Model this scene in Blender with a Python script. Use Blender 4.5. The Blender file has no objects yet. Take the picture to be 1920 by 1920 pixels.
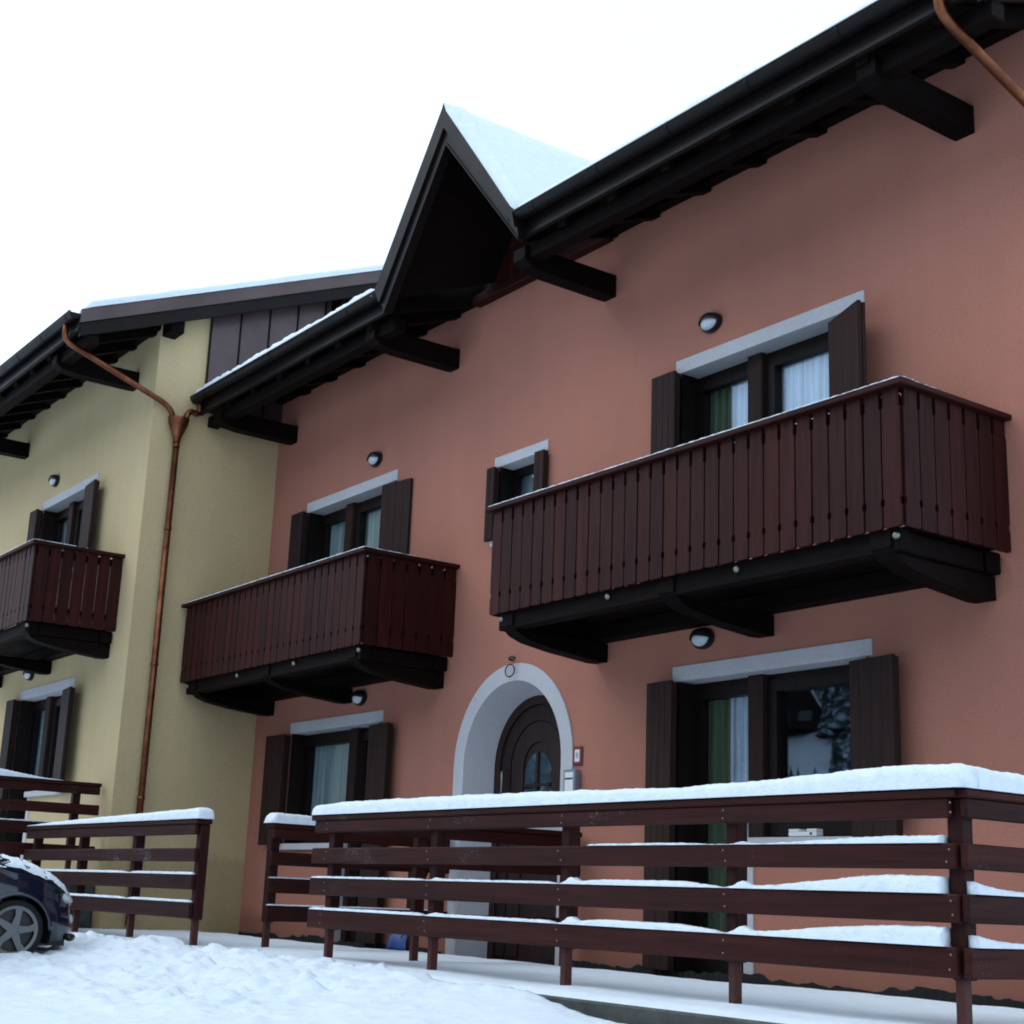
import bpy, bmesh, math, random
import numpy as np
from mathutils import Vector, Matrix
from mathutils.geometry import tessellate_polygon

random.seed(7)
rng = np.random.default_rng(11)
scene = bpy.context.scene
col = scene.collection
R = math.radians

# ------------------------------------------------------------------ camera
cam_d = bpy.data.cameras.new('camera')
cam = bpy.data.objects.new('camera', cam_d)
col.objects.link(cam)
cam_d.sensor_fit = 'HORIZONTAL'
cam_d.angle = 2 * math.atan(960 / 2797.3)
cam_d.clip_start = 0.1
cam_d.clip_end = 3000
cr = Vector((0.58947925, 0.80685292, 0.03876309))
cu = Vector((0.18098969, -0.17869186, 0.96711527))
cf = Vector((-0.78724644, 0.56307866, 0.2513672))
cam.matrix_world = Matrix(((cr.x, cu.x, -cf.x, 0.0), (cr.y, cu.y, -cf.y, -8.5), (cr.z, cu.z, -cf.z, 0.53), (0, 0, 0, 1)))
scene.camera = cam

# ------------------------------------------------------------------ sky, sun, exposure
world = bpy.data.worlds.new('World')
scene.world = world
world.use_nodes = True
wn = world.node_tree.nodes
wl = world.node_tree.links
wn.clear()
w_out = wn.new('ShaderNodeOutputWorld')
sky = wn.new('ShaderNodeTexSky')
sky.sky_type = 'NISHITA'
sky.sun_disc = False
sky.sun_elevation = R(53)
sky.sun_rotation = R(220)
sky.altitude = 1100
sky.dust_density = 4.0
sky.air_density = 1.2
bg_sky = wn.new('ShaderNodeBackground')
bg_sky.inputs['Strength'].default_value = 0.05
bg_cloud = wn.new('ShaderNodeBackground')          # the even overcast layer
bg_cloud.inputs['Color'].default_value = (0.81, 0.955, 1.09, 1)
bg_cloud.inputs['Strength'].default_value = 1.14
addw = wn.new('ShaderNodeAddShader')
wl.new(sky.outputs[0], bg_sky.inputs['Color'])
wl.new(bg_sky.outputs[0], addw.inputs[0])
wl.new(bg_cloud.outputs[0], addw.inputs[1])
wl.new(addw.outputs[0], w_out.inputs['Surface'])

sun_d = bpy.data.lights.new('sun', 'SUN')
sun_d.energy = 1.0
sun_d.angle = R(50)
sun_d.color = (0.93, 0.97, 1.0)
sun = bpy.data.objects.new('sun', sun_d)
col.objects.link(sun)
# soft light from high up on the front left
sd = Vector((0.50, 0.55, -1.0)).normalized()
sun.rotation_euler = sd.to_track_quat('-Z', 'Y').to_euler()

vs = scene.view_settings
vs.view_transform = 'Standard'
vs.look = 'None'
vs.exposure = 0.0
vs.gamma = 1.0
vs.use_curve_mapping = False
scene.cycles.max_bounces = 8
scene.cycles.transparent_max_bounces = 12
scene.cycles.filter_width = 1.9

# ------------------------------------------------------------------ materials
def new_mat(name):
    m = bpy.data.materials.new(name)
    m.use_nodes = True
    nt = m.node_tree
    b = nt.nodes['Principled BSDF']
    return m, nt, b

def tex(nt, kind, scale, detail=4, rough=0.55, vec=None):
    t = nt.nodes.new('ShaderNodeTexNoise') if kind == 'noise' else nt.nodes.new('ShaderNodeTexVoronoi')
    t.inputs['Scale'].default_value = scale
    if kind == 'noise':
        t.inputs['Detail'].default_value = detail
        t.inputs['Roughness'].default_value = rough
    if vec is not None:
        nt.links.new(vec, t.inputs['Vector'])
    return t

def coords(nt, which='Object', scale=(1, 1, 1)):
    tc = nt.nodes.new('ShaderNodeTexCoord')
    mp = nt.nodes.new('ShaderNodeMapping')
    mp.inputs['Scale'].default_value = scale
    nt.links.new(tc.outputs[which], mp.inputs['Vector'])
    return mp.outputs['Vector']

def ramp(nt, fac, stops):
    r = nt.nodes.new('ShaderNodeValToRGB')
    els = r.color_ramp.elements
    while len(els) < len(stops):
        els.new(0.5)
    for e, (p, c) in zip(els, stops):
        e.position = p
        e.color = (*c, 1)
    nt.links.new(fac, r.inputs['Fac'])
    return r.outputs['Color']

def mixc(nt, fac, a, b, mode='MIX'):
    n = nt.nodes.new('ShaderNodeMix')
    n.data_type = 'RGBA'
    n.blend_type = mode
    for i, s in ((0, fac), (6, a), (7, b)):
        if isinstance(s, (int, float)):
            n.inputs[i].default_value = s
        elif isinstance(s, tuple):
            n.inputs[i].default_value = (*s, 1)
        else:
            nt.links.new(s, n.inputs[i])
    return n.outputs[2]

def bump(nt, b, h, strength, dist):
    n = nt.nodes.new('ShaderNodeBump')
    n.inputs['Strength'].default_value = strength
    n.inputs['Distance'].default_value = dist
    nt.links.new(h, n.inputs['Height'])
    nt.links.new(n.outputs['Normal'], b.inputs['Normal'])

def plaster(name, c, c2, damp=1.0):
    m, nt, b = new_mat(name)
    v = coords(nt)
    big = tex(nt, 'noise', 0.55, 5, 0.6, v)
    fine = tex(nt, 'noise', 55, 5, 0.8, v)
    streak = tex(nt, 'noise', 1.0, 4, 0.6, coords(nt, 'Object', (3.0, 3.0, 0.35)))
    base = ramp(nt, big.outputs['Fac'], [(0.3, c2), (0.7, c)])
    gr = ramp(nt, fine.outputs['Fac'], [(0.30, (0.74,) * 3), (0.70, (1.0,) * 3)])
    base = mixc(nt, 1.0, base, gr, 'MULTIPLY')
    st = ramp(nt, streak.outputs['Fac'], [(0.35, (0.955,) * 3), (0.6, (1.0,) * 3)])
    base = mixc(nt, 1.0, base, st, 'MULTIPLY')
    # damp, splashed foot of the wall with an uneven upper edge
    sz = nt.nodes.new('ShaderNodeSeparateXYZ'); nt.links.new(v, sz.inputs[0])
    dn = tex(nt, 'noise', 2.6, 6, 0.7, v)
    da = nt.nodes.new('ShaderNodeMath'); da.operation = 'MULTIPLY_ADD'; da.inputs[1].default_value = -0.38
    nt.links.new(dn.outputs['Fac'], da.inputs[0]); nt.links.new(sz.outputs['Z'], da.inputs[2])
    dc = ramp(nt, da.outputs[0], [(0.0, (0.78, 0.77, 0.76)), (0.14, (1, 1, 1))])
    base = mixc(nt, damp, base, dc, 'MULTIPLY')
    nt.links.new(base, b.inputs['Base Color'])
    b.inputs['Roughness'].default_value = 0.92
    b.inputs['Specular IOR Level'].default_value = 0.2
    bump(nt, b, fine.outputs['Fac'], 0.5, 0.006)
    return m

def wood(name, c, c2, axis, rough=0.42, spec=0.45, dirt=0.0):
    m, nt, b = new_mat(name)
    s = [26, 26, 26]
    s[axis] = 1.6
    oi = nt.nodes.new('ShaderNodeObjectInfo')
    off = nt.nodes.new('ShaderNodeMath'); off.operation = 'MULTIPLY'; off.inputs[1].default_value = 61.0
    nt.links.new(oi.outputs['Random'], off.inputs[0])
    def shifted(sc):
        va = nt.nodes.new('ShaderNodeVectorMath'); va.operation = 'ADD'
        nt.links.new(coords(nt, 'Object', sc), va.inputs[0]); nt.links.new(off.outputs[0], va.inputs[1])
        return va.outputs[0]
    v = shifted(tuple(s))
    g = tex(nt, 'noise', 1.0, 6, 0.65, v)
    base = ramp(nt, g.outputs['Fac'], [(0.3, c2), (0.68, c)])
    rv = ramp(nt, oi.outputs['Random'], [(0.0, (0.78, 0.80, 0.84)), (0.5, (1.0, 0.98, 0.96)), (1.0, (1.28, 1.15, 1.02))])
    base = mixc(nt, 1.0, base, rv, 'MULTIPLY')
    if dirt:
        d = tex(nt, 'noise', 75, 4, 0.75, shifted((1, 1, 1)))
        d2 = tex(nt, 'noise', 1.3, 4, 0.6, shifted((1, 1, 1)))
        dm = nt.nodes.new('ShaderNodeMath'); dm.operation = 'MULTIPLY'
        nt.links.new(d.outputs['Fac'], dm.inputs[0]); nt.links.new(d2.outputs['Fac'], dm.inputs[1])
        df = ramp(nt, dm.outputs[0], [(0.36, (0, 0, 0)), (0.46, (dirt,) * 3)])
        base = mixc(nt, df, base, (0.75, 0.8, 0.86))
    nt.links.new(base, b.inputs['Base Color'])
    rr = ramp(nt, g.outputs['Fac'], [(0.3, (rough + 0.12,) * 3), (0.7, (rough,) * 3)])
    nt.links.new(rr, b.inputs['Roughness'])
    b.inputs['Specular IOR Level'].default_value = spec
    bump(nt, b, g.outputs['Fac'], 0.35, 0.003)
    return m

def plain(name, c, rough=0.5, metal=0.0, spec=0.5, nscale=0, namp=0.15):
    m, nt, b = new_mat(name)
    b.inputs['Base Color'].default_value = (*c, 1)
    b.inputs['Roughness'].default_value = rough
    b.inputs['Metallic'].default_value = metal
    b.inputs['Specular IOR Level'].default_value = spec
    if nscale:
        n = tex(nt, 'noise', nscale, 5, 0.6, coords(nt))
        cc = ramp(nt, n.outputs['Fac'], [(0.3, tuple(x * (1 - namp) for x in c)), (0.7, tuple(min(1, x * (1 + namp)) for x in c))])
        nt.links.new(cc, b.inputs['Base Color'])
        rr = ramp(nt, n.outputs['Fac'], [(0.3, (min(1, rough + 0.1),) * 3), (0.7, (rough,) * 3)])
        nt.links.new(rr, b.inputs['Roughness'])
    return m

def snow_mat(name, scale=1.0, k=1.0):
    m, nt, b = new_mat(name)
    v = coords(nt)
    n1 = tex(nt, 'noise', 9 * scale, 6, 0.65, v)
    n2 = tex(nt, 'noise', 70 * scale, 4, 0.7, v)
    add = nt.nodes.new('ShaderNodeMath'); add.operation = 'MULTIPLY_ADD'
    nt.links.new(n2.outputs['Fac'], add.inputs[0]); add.inputs[1].default_value = 0.35
    nt.links.new(n1.outputs['Fac'], add.inputs[2])
    cc = ramp(nt, n1.outputs['Fac'], [(0.3, (0.64 * k, 0.72 * k, 0.80 * k)), (0.7, (0.72 * k, 0.79 * k, 0.86 * k))])
    nt.links.new(cc, b.inputs['Base Color'])
    b.inputs['Roughness'].default_value = 0.7
    b.inputs['Specular IOR Level'].default_value = 0.2
    bump(nt, b, add.outputs[0], 0.75, 0.022)
    return m

def glass_mat(name, refl=0.075, tint=(0.97, 0.99, 1)):
    m = bpy.data.materials.new(name)
    m.use_nodes = True
    nt = m.node_tree
    nt.nodes.clear()
    o = nt.nodes.new('ShaderNodeOutputMaterial')
    tr = nt.nodes.new('ShaderNodeBsdfTransparent'); tr.inputs['Color'].default_value = (*tint, 1)
    gl = nt.nodes.new('ShaderNodeBsdfGlossy'); gl.inputs['Roughness'].default_value = 0.015; gl.inputs['Color'].default_value = (0.66, 0.83, 1.0, 1)
    lw = nt.nodes.new('ShaderNodeLayerWeight'); lw.inputs['Blend'].default_value = 0.5
    pw = nt.nodes.new('ShaderNodeMath'); pw.operation = 'POWER'; pw.inputs[1].default_value = 4.0
    nt.links.new(lw.outputs['Facing'], pw.inputs[0])
    fr = nt.nodes.new('ShaderNodeMath'); fr.operation = 'MULTIPLY_ADD'; fr.inputs[1].default_value = 0.9; fr.inputs[2].default_value = refl
    nt.links.new(pw.outputs[0], fr.inputs[0])
    mx = nt.nodes.new('ShaderNodeMixShader')
    n = tex(nt, 'noise', 1.3, 2, 0.5, coords(nt))
    bp = nt.nodes.new('ShaderNodeBump'); bp.inputs['Strength'].default_value = 0.06; bp.inputs['Distance'].default_value = 0.02
    nt.links.new(n.outputs['Fac'], bp.inputs['Height'])
    nt.links.new(bp.outputs['Normal'], gl.inputs['Normal'])
    nt.links.new(fr.outputs[0], mx.inputs[0]); nt.links.new(tr.outputs[0], mx.inputs[1]); nt.links.new(gl.outputs[0], mx.inputs[2])
    nt.links.new(mx.outputs[0], o.inputs['Surface'])
    return m

def cloth_mat(name, c):
    m, nt, b = new_mat(name)
    v = coords(nt, 'Object', (24, 24, 0.8))
    n = tex(nt, 'noise', 1.0, 4, 0.6, v)
    cc = ramp(nt, n.outputs['Fac'], [(0.32, tuple(x * 0.55 for x in c)), (0.62, c)])  # vertical streaks: shade of the folds painted into the cloth colour
    nt.links.new(cc, b.inputs['Base Color'])
    b.inputs['Roughness'].default_value = 0.9
    return m

M = {}
M['pink'] = plaster('pink_plaster', (0.515, 0.216, 0.155), (0.445, 0.188, 0.138))
M['yellow'] = plaster('yellow_plaster', (0.68, 0.535, 0.305), (0.60, 0.472, 0.268))
M['white'] = plaster('white_plaster', (0.64, 0.64, 0.67), (0.56, 0.56, 0.60), 0.25)
for i, a in enumerate('xyz'):
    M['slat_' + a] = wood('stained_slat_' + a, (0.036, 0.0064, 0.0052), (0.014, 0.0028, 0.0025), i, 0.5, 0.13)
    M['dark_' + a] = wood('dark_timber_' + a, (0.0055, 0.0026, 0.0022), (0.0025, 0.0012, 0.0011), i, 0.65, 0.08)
    M['fence_' + a] = wood('fence_wood_' + a, (0.037, 0.0070, 0.0055), (0.015, 0.0032, 0.0028), i, 0.55, 0.14, 0.22)
    M['frame_' + a] = wood('window_wood_' + a, (0.009, 0.0042, 0.0032), (0.004, 0.002, 0.0017), i, 0.5, 0.2)
M['shutter'] = wood('shutter_wood', (0.034, 0.0175, 0.0155), (0.020, 0.0105, 0.0095), 2, 0.6, 0.15)
M['door'] = wood('door_wood', (0.032, 0.017, 0.016), (0.019, 0.010, 0.010), 2, 0.5, 0.2)
M['gutter'] = plain('brown_sheet_metal', (0.0055, 0.0036, 0.0038), 0.42, 0.0, 0.16, 3, 0.25)
M['panel'] = plain('brown_cladding_metal', (0.075, 0.050, 0.052), 0.30, 0.25, 0.5, 1.4, 0.25)
M['copper'] = plain('copper', (0.20, 0.074, 0.038), 0.40, 1.0, 0.5, 6, 0.45)
M['steel'] = plain('bright_steel', (0.22, 0.23, 0.21), 0.3, 0.9)
M['screw'] = plain('dull_screw', (0.20, 0.16, 0.14), 0.4, 0.6)
M['foot'] = plain('painted_steel_foot', (0.060, 0.015, 0.012), 0.5, 0.1, 0.3, 20, 0.3)
M['black'] = plain('black_plastic', (0.008, 0.008, 0.009), 0.4)
M['lampglass'] = plain('opal_glass', (0.55, 0.60, 0.66), 0.2, 0, 0.5)
M['snow'] = snow_mat('snow')
M['snow_small'] = snow_mat('snow_cap', 1.5, 1.10)
M['snow_far'] = plain('distant_snow', (0.72, 0.76, 0.82), 0.9, 0, 0.1, 0.15, 0.12)
M['glass'] = glass_mat('window_glass')
M['curtain_white'] = cloth_mat('white_net_curtain', (0.64, 0.74, 0.86))
M['curtain_green'] = cloth_mat('green_curtain', (0.11, 0.15, 0.085))
M['curtain_teal'] = cloth_mat('grey_green_curtain', (0.36, 0.47, 0.47))
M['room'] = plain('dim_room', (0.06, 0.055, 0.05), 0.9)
M['concrete'] = plain('wet_concrete', (0.05, 0.055, 0.05), 0.7, 0, 0.4, 6, 0.4)
M['membrane'] = plain('black_membrane', (0.010, 0.011, 0.010), 0.5, 0, 0.4, 12, 0.5)
M['stone'] = plain('dark_gravel', (0.035, 0.038, 0.034), 0.8, 0, 0.3, 25, 0.5)
M['tile'] = plain('roof_tile', (0.045, 0.038, 0.038), 0.7, 0, 0.3, 12, 0.3)
M['paint'] = plain('car_paint', (0.004, 0.009, 0.024), 0.16, 0.2, 0.5)
M['paint'].node_tree.nodes['Principled BSDF'].inputs['Coat Weight'].default_value = 0.8
M['rubber'] = plain('tyre_rubber', (0.012, 0.012, 0.013), 0.8, 0, 0.2, 30, 0.3)
M['alloy'] = plain('alloy_rim', (0.13, 0.135, 0.145), 0.4, 0.5)
M['carglass'] = plain('dark_car_glass', (0.01, 0.012, 0.014), 0.05, 0, 0.8)
M['lens'] = plain('headlamp_lens', (0.35, 0.36, 0.36), 0.12, 0.2, 0.8)
M['red'] = plain('red_enamel', (0.16, 0.014, 0.014), 0.4)
M['signwhite'] = plain('white_enamel', (0.72, 0.70, 0.70), 0.35)
M['blueplastic'] = plain('blue_plastic', (0.015, 0.06, 0.26), 0.4, 0, 0.5, 8, 0.25)
M['boxmetal'] = plain('blue_grey_box_metal', (0.22, 0.28, 0.36), 0.35, 0.4)
M['boxmetal_dark'] = plain('dim_glass_backing', (0.05, 0.075, 0.09), 0.8, 0, 0.2, 9, 0.5)
M['whiteplastic'] = plain('white_plastic', (0.70, 0.72, 0.74), 0.4)
M['fir'] = None

def fir_mat():
    m, nt, b = new_mat('snowy_fir')
    n = tex(nt, 'noise', 1.6, 5, 0.7, coords(nt))
    g = nt.nodes.new('ShaderNodeNewGeometry')
    sp = nt.nodes.new('ShaderNodeSeparateXYZ')
    nt.links.new(g.outputs['Normal'], sp.inputs[0])
    ma = nt.nodes.new('ShaderNodeMath'); ma.operation = 'MULTIPLY_ADD'
    nt.links.new(sp.outputs['Z'], ma.inputs[0]); ma.inputs[1].default_value = 0.35
    nt.links.new(n.outputs['Fac'], ma.inputs[2])
    f = ramp(nt, ma.outputs[0], [(0.62, (0, 0, 0)), (0.78, (1, 1, 1))])
    cc = mixc(nt, f, (0.012, 0.022, 0.022), (0.62, 0.68, 0.76))
    nt.links.new(cc, b.inputs['Base Color'])
    b.inputs['Roughness'].default_value = 0.9
    return m
M['fir'] = fir_mat()

# ------------------------------------------------------------------ mesh helpers
class MB:
    def __init__(s):
        s.v = []; s.f = []
    def add(s, vs_, fs_):
        o = len(s.v)
        s.v += [tuple(v) for v in vs_]
        s.f += [tuple(i + o for i in f) for f in fs_]
        return s
    def box(s, x0, x1, y0, y1, z0, z1, c=0.0):
        if c <= 0:
            vv = [(x, y, z) for x in (x0, x1) for y in (y0, y1) for z in (z0, z1)]
            return s.add(vv, [(0, 1, 3, 2), (4, 6, 7, 5), (0, 4, 5, 1), (2, 3, 7, 6), (0, 2, 6, 4), (1, 5, 7, 3)])
        bm = bmesh.new()
        bmesh.ops.create_cube(bm, size=1)
        for v in bm.verts:
            v.co = Vector(((x0 + x1) / 2 + v.co.x * (x1 - x0), (y0 + y1) / 2 + v.co.y * (y1 - y0), (z0 + z1) / 2 + v.co.z * (z1 - z0)))
        bmesh.ops.bevel(bm, geom=bm.edges[:], offset=c, segments=1, affect='EDGES', profile=0.5)
        bm.verts.index_update()
        s.add([v.co[:] for v in bm.verts], [[v.index for v in f.verts] for f in bm.faces])
        bm.free()
        return s
    def prism(s, poly, axis, a0, a1):
        # poly: 2d points in the two remaining axes, in axis order
        n = len(poly)
        def p(q, a):
            l = list(q); l.insert(axis, a); return tuple(l)
        vv = [p(q, a0) for q in poly] + [p(q, a1) for q in poly]
        ff = [tuple(range(n))[::-1], tuple(range(n, 2 * n))] + [(i, (i + 1) % n, n + (i + 1) % n, n + i) for i in range(n)]
        return s.add(vv, ff)
    def tube(s, pts, r, n=10, cap=True):
        pts = [Vector(p) for p in pts]
        rings = []
        up = Vector((0.123, 0.456, 0.88)).normalized()
        for i, p in enumerate(pts):
            d = (pts[min(i + 1, len(pts) - 1)] - pts[max(i - 1, 0)]).normalized()
            a = d.cross(up)
            if a.length < 1e-3:
                a = d.cross(Vector((1, 0, 0)))
            a.normalize(); b = d.cross(a).normalized()
            rr = r[i] if isinstance(r, (list, tuple)) else r
            rings.append([p + (a * math.cos(t) + b * math.sin(t)) * rr for t in [2 * math.pi * k / n for k in range(n)]])
        vv = [v[:] for rg in rings for v in rg]
        ff = []
        for i in range(len(pts) - 1):
            for k in range(n):
                ff.append((i * n + k, i * n + (k + 1) % n, (i + 1) * n + (k + 1) % n, (i + 1) * n + k))
        if cap:
            ff.append(tuple(range(n))[::-1]); ff.append(tuple((len(pts) - 1) * n + k for k in range(n)))
        return s.add(vv, ff)
    def ellipsoid(s, c, rx, ry, rz, nu=16, nv=10):
        vv = []; ff = []
        for j in range(nv + 1):
            ph = math.pi * j / nv
            for i in range(nu):
                th = 2 * math.pi * i / nu
                vv.append((c[0] + rx * math.sin(ph) * math.cos(th), c[1] + ry * math.sin(ph) * math.sin(th), c[2] + rz * math.cos(ph)))
        for j in range(nv):
            for i in range(nu):
                ff.append((j * nu + i, j * nu + (i + 1) % nu, (j + 1) * nu + (i + 1) % nu, (j + 1) * nu + i))
        return s.add(vv, ff)
    def mesh(s, name, mat, smooth=False):
        me = bpy.data.meshes.new(name)
        me.from_pydata(s.v, [], s.f)
        bm = bmesh.new(); bm.from_mesh(me)
        bmesh.ops.remove_doubles(bm, verts=bm.verts[:], dist=1e-6)
        bmesh.ops.recalc_face_normals(bm, faces=bm.faces[:])
        bm.to_mesh(me); bm.free()
        if smooth:
            me.shade_smooth()
            if smooth is not True:
                me.set_sharp_from_angle(angle=R(smooth))
        me.materials.append(mat)
        return me
    def build(s, name, mat, parent=None, smooth=False, loc=(0, 0, 0)):
        return link(name, s.mesh(name, mat, smooth), parent, loc)

def link(name, me, parent=None, loc=(0, 0, 0)):
    o = bpy.data.objects.new(name, me)
    col.objects.link(o)
    o.location = loc
    if parent is not None:
        o.parent = parent
    return o

def thing(name, label, cat, loc=(0, 0, 0), rz=0.0, group=None):
    o = link(name, None, None, loc)
    o.rotation_euler = (0, 0, rz)
    tag(o, label, cat, group)
    return o

def tag(o, label=None, cat=None, group=None, kind=None):
    if label: o['label'] = label
    if cat: o['category'] = cat
    if group: o['group'] = group
    if kind: o['kind'] = kind
    return o

_cache = {}
def piece(name, dx, dy, dz, mat, parent, cx, cy, cz, c=0.006):
    """a chamfered timber of the given size centred at (cx,cy,cz); alike pieces share a mesh"""
    k = (round(dx, 3), round(dy, 3), round(dz, 3), mat.name, c)
    if k not in _cache:
        _cache[k] = MB().box(-dx / 2, dx / 2, -dy / 2, dy / 2, -dz / 2, dz / 2, c).mesh(name, mat)
    return link(name, _cache[k], parent, (cx, cy, cz))

# value noise on arrays
_perm = rng.permutation(4096)
_vals = rng.random(4096)
def vnoise(x, y):
    xi = np.floor(x).astype(int); yi = np.floor(y).astype(int)
    fx = x - xi; fy = y - yi
    fx = fx * fx * (3 - 2 * fx); fy = fy * fy * (3 - 2 * fy)
    def h(a, b):
        return _vals[_perm[(a + 57 * _perm[b % 4096]) % 4096]]
    return (h(xi, yi) * (1 - fx) + h(xi + 1, yi) * fx) * (1 - fy) + (h(xi, yi + 1) * (1 - fx) + h(xi + 1, yi + 1) * fx) * fy
def fbm(x, y, oct=4, g=0.5):
    s = 0; a = 1; t = 0
    for i in range(oct):
        s = s + a * vnoise(x * 2 ** i + 17.3 * i, y * 2 ** i + 9.1 * i); t += a; a *= g
    return s / t

def sstep(a, b, x):
    t = np.clip((x - a) / (b - a), 0, 1)
    return t * t * (3 - 2 * t)

def grid_mesh(name, X, Y, Z, mat, smooth=True):
    ny, nx = X.shape
    me = bpy.data.meshes.new(name)
    v = np.stack([X, Y, Z], -1).reshape(-1, 3)
    i = np.arange(ny * nx).reshape(ny, nx)
    f = np.stack([i[:-1, :-1], i[:-1, 1:], i[1:, 1:], i[1:, :-1]], -1).reshape(-1, 4)
    me.from_pydata(v.tolist(), [], f.tolist())
    if smooth:
        me.shade_smooth()
    me.materials.append(mat)
    return me

# ------------------------------------------------------------------ ground
def ground_z(x, y):
    d = np.clip(-2.95 - y, 0, None)
    z = -0.115 - 0.045 * np.minimum(d, 3.0)
    far = np.clip(-6.0 - y, 0, 2.5)
    z = z - 0.75 * (far / 2.5) ** 1.6
    # ploughed bank in front of the terraces, dying out to the right
    bank = np.exp(-((y + 3.05) / 0.55) ** 2) * (1 - sstep(-8.0, -6.3, x)) * sstep(-30, -14.5, x)
    bank2 = np.exp(-((y + 3.5) / 0.8) ** 2) * np.exp(-((x + 12.2) / 1.9) ** 2)
    lump = fbm(x * 1.7, y * 1.7, 4, 0.55)
    z = z + bank * (0.125 + 0.10 * (lump - 0.5)) + bank2 * 0.05
    left = 1 - sstep(-9.2, -6.5, x)
    near = np.exp(-((y + 3.6) / 1.5) ** 2)
    clod = sstep(0.47, 0.68, fbm(x * 3.3 + 31, y * 3.3, 4, 0.6))
    clod2 = sstep(0.46, 0.66, fbm(x * 8 + 3, y * 8 + 8, 3, 0.6))
    clod3 = sstep(0.45, 0.70, fbm(x * 17 + 13, y * 17 + 2, 2, 0.6))
    z = z + left * near * (0.046 * clod + 0.026 * clod2 + 0.012 * clod3)
    z = z + 0.012 * (fbm(x * 12, y * 12, 2) - 0.5)
    z = z + 0.07 * (fbm(x * 0.8, y * 0.8, 3) - 0.5) + 0.035 * (fbm(x * 3, y * 3, 3) - 0.5)
    z = z + 0.085 * np.exp(-((x + 13.4) / 1.1) ** 4) * np.exp(-((y + 4.5) / 0.7) ** 4)
    # tyre track beside the parked car
    z = z - 0.05 * np.exp(-((x + 12.85 + 0.05 * np.sin(y)) / 0.13) ** 2) * sstep(-3.9, -4.5, y)
    return z

def spread(a, b, fine, lo, hi):
    left = a - np.geomspace(0.5, a - lo, 14)[::-1]
    right = b + np.geomspace(0.5, hi - b, 14)
    return np.concatenate([left, np.arange(a, b, fine), right])
gx = spread(-19.0, -1.5, 0.04, -900.0, 900.0)
gy = np.concatenate([-8.8 - np.geomspace(0.5, 900, 14)[::-1], np.concatenate([np.arange(-8.8, -5.0, 0.05), np.arange(-5.0, -2.93, 0.028)]), np.array([-2.9, -2.0, 5, 20, 60, 200, 900.0])])
GX, GY = np.meshgrid(gx, gy)
GZ = ground_z(GX, np.maximum(GY, -9.0))
GZ = np.where(GY > -2.92, -0.45, GZ)
GZ = np.where(GY < -9, np.minimum(GZ, -1.0), GZ)
tag(link('ground', grid_mesh('ground', GX, GY, GZ, M['snow'])), 'deep uneven snow on the open ground before the houses', 'ground', kind='structure')

# terrace paving: concrete slab with a kerb face, thin snow on it
slab = MB().box(-17.46, 3.0, -2.90, -0.34, -0.5, -0.005, 0.012).box(-17.3, 3.0, -0.40, 0.2, -0.5, -0.075)
tag(slab.build('terrace', M['concrete']), 'dark concrete terrace slab with a low kerb under the snow', 'terrace', kind='structure')
tx = np.arange(-17.44, 2.0, 0.05)
ty = np.linspace(-2.885, -0.36, 52)
TX, TY = np.meshgrid(tx, ty)
edge = sstep(-2.9, -2.80, TY) * (1 - sstep(-0.66, -0.46, TY + 0.22 * (fbm(TX * 1.3, TY * 0, 3) - 0.5)))
TZ = -0.012 + edge * (0.035 + 0.03 * (fbm(TX * 1.6, TY * 1.6, 4) - 0.4))
tag(link('terrace_snow', grid_mesh('terrace_snow', TX, TY, TZ, M['snow'])), 'thin snow layer lying on the terrace paving', 'snow', kind='stuff')

# gravel and snow scraps in the drain strip along the wall
gv = MB()
for i in range(1500):
    x = random.uniform(-17.2, -4.0); y = random.uniform(-0.33, -0.03); s = random.uniform(0.012, 0.035)
    a = random.uniform(0, 6.28)
    vv = []
    for k in range(4):
        vv.append((x + s * math.cos(a + k * 1.57) * random.uniform(0.7, 1.2), y + s * math.sin(a + k * 1.57), -0.076))
    vv.append((x, y, -0.076 + s * random.uniform(0.7, 1.4)))
    gv.add(vv, [(0, 1, 4), (1, 2, 4), (2, 3, 4), (3, 0, 4)])
tag(gv.build('gravel', M['stone']), 'dark wet gravel in the drain strip along the wall', 'gravel', kind='stuff')
sx = np.arange(-17.2, -4.0, 0.03)
sy = np.linspace(-0.34, -0.02, 14)
SX, SY = np.meshgrid(sx, sy)
pn = fbm(SX * 2.2 + 5, SY * 5.0, 4, 0.6)
SZ = -0.095 + 0.14 * np.clip(pn - 0.60, 0, 0.35) * 2.2
tag(link('strip_snow', grid_mesh('strip_snow', SX, SY, SZ, M['snow_small'])), 'patchy snow scraps in the dark strip along the wall', 'snow', kind='stuff')

# ------------------------------------------------------------------ houses
SL = 0.414                     # roof slope
XR, XL = -5.57, -17.27         # wall ends of one house (its own coordinates)
def roof_top(y): return 6.64 + SL * (y + 1.15)
def soffit(y): return 6.93 + SL * y

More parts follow.
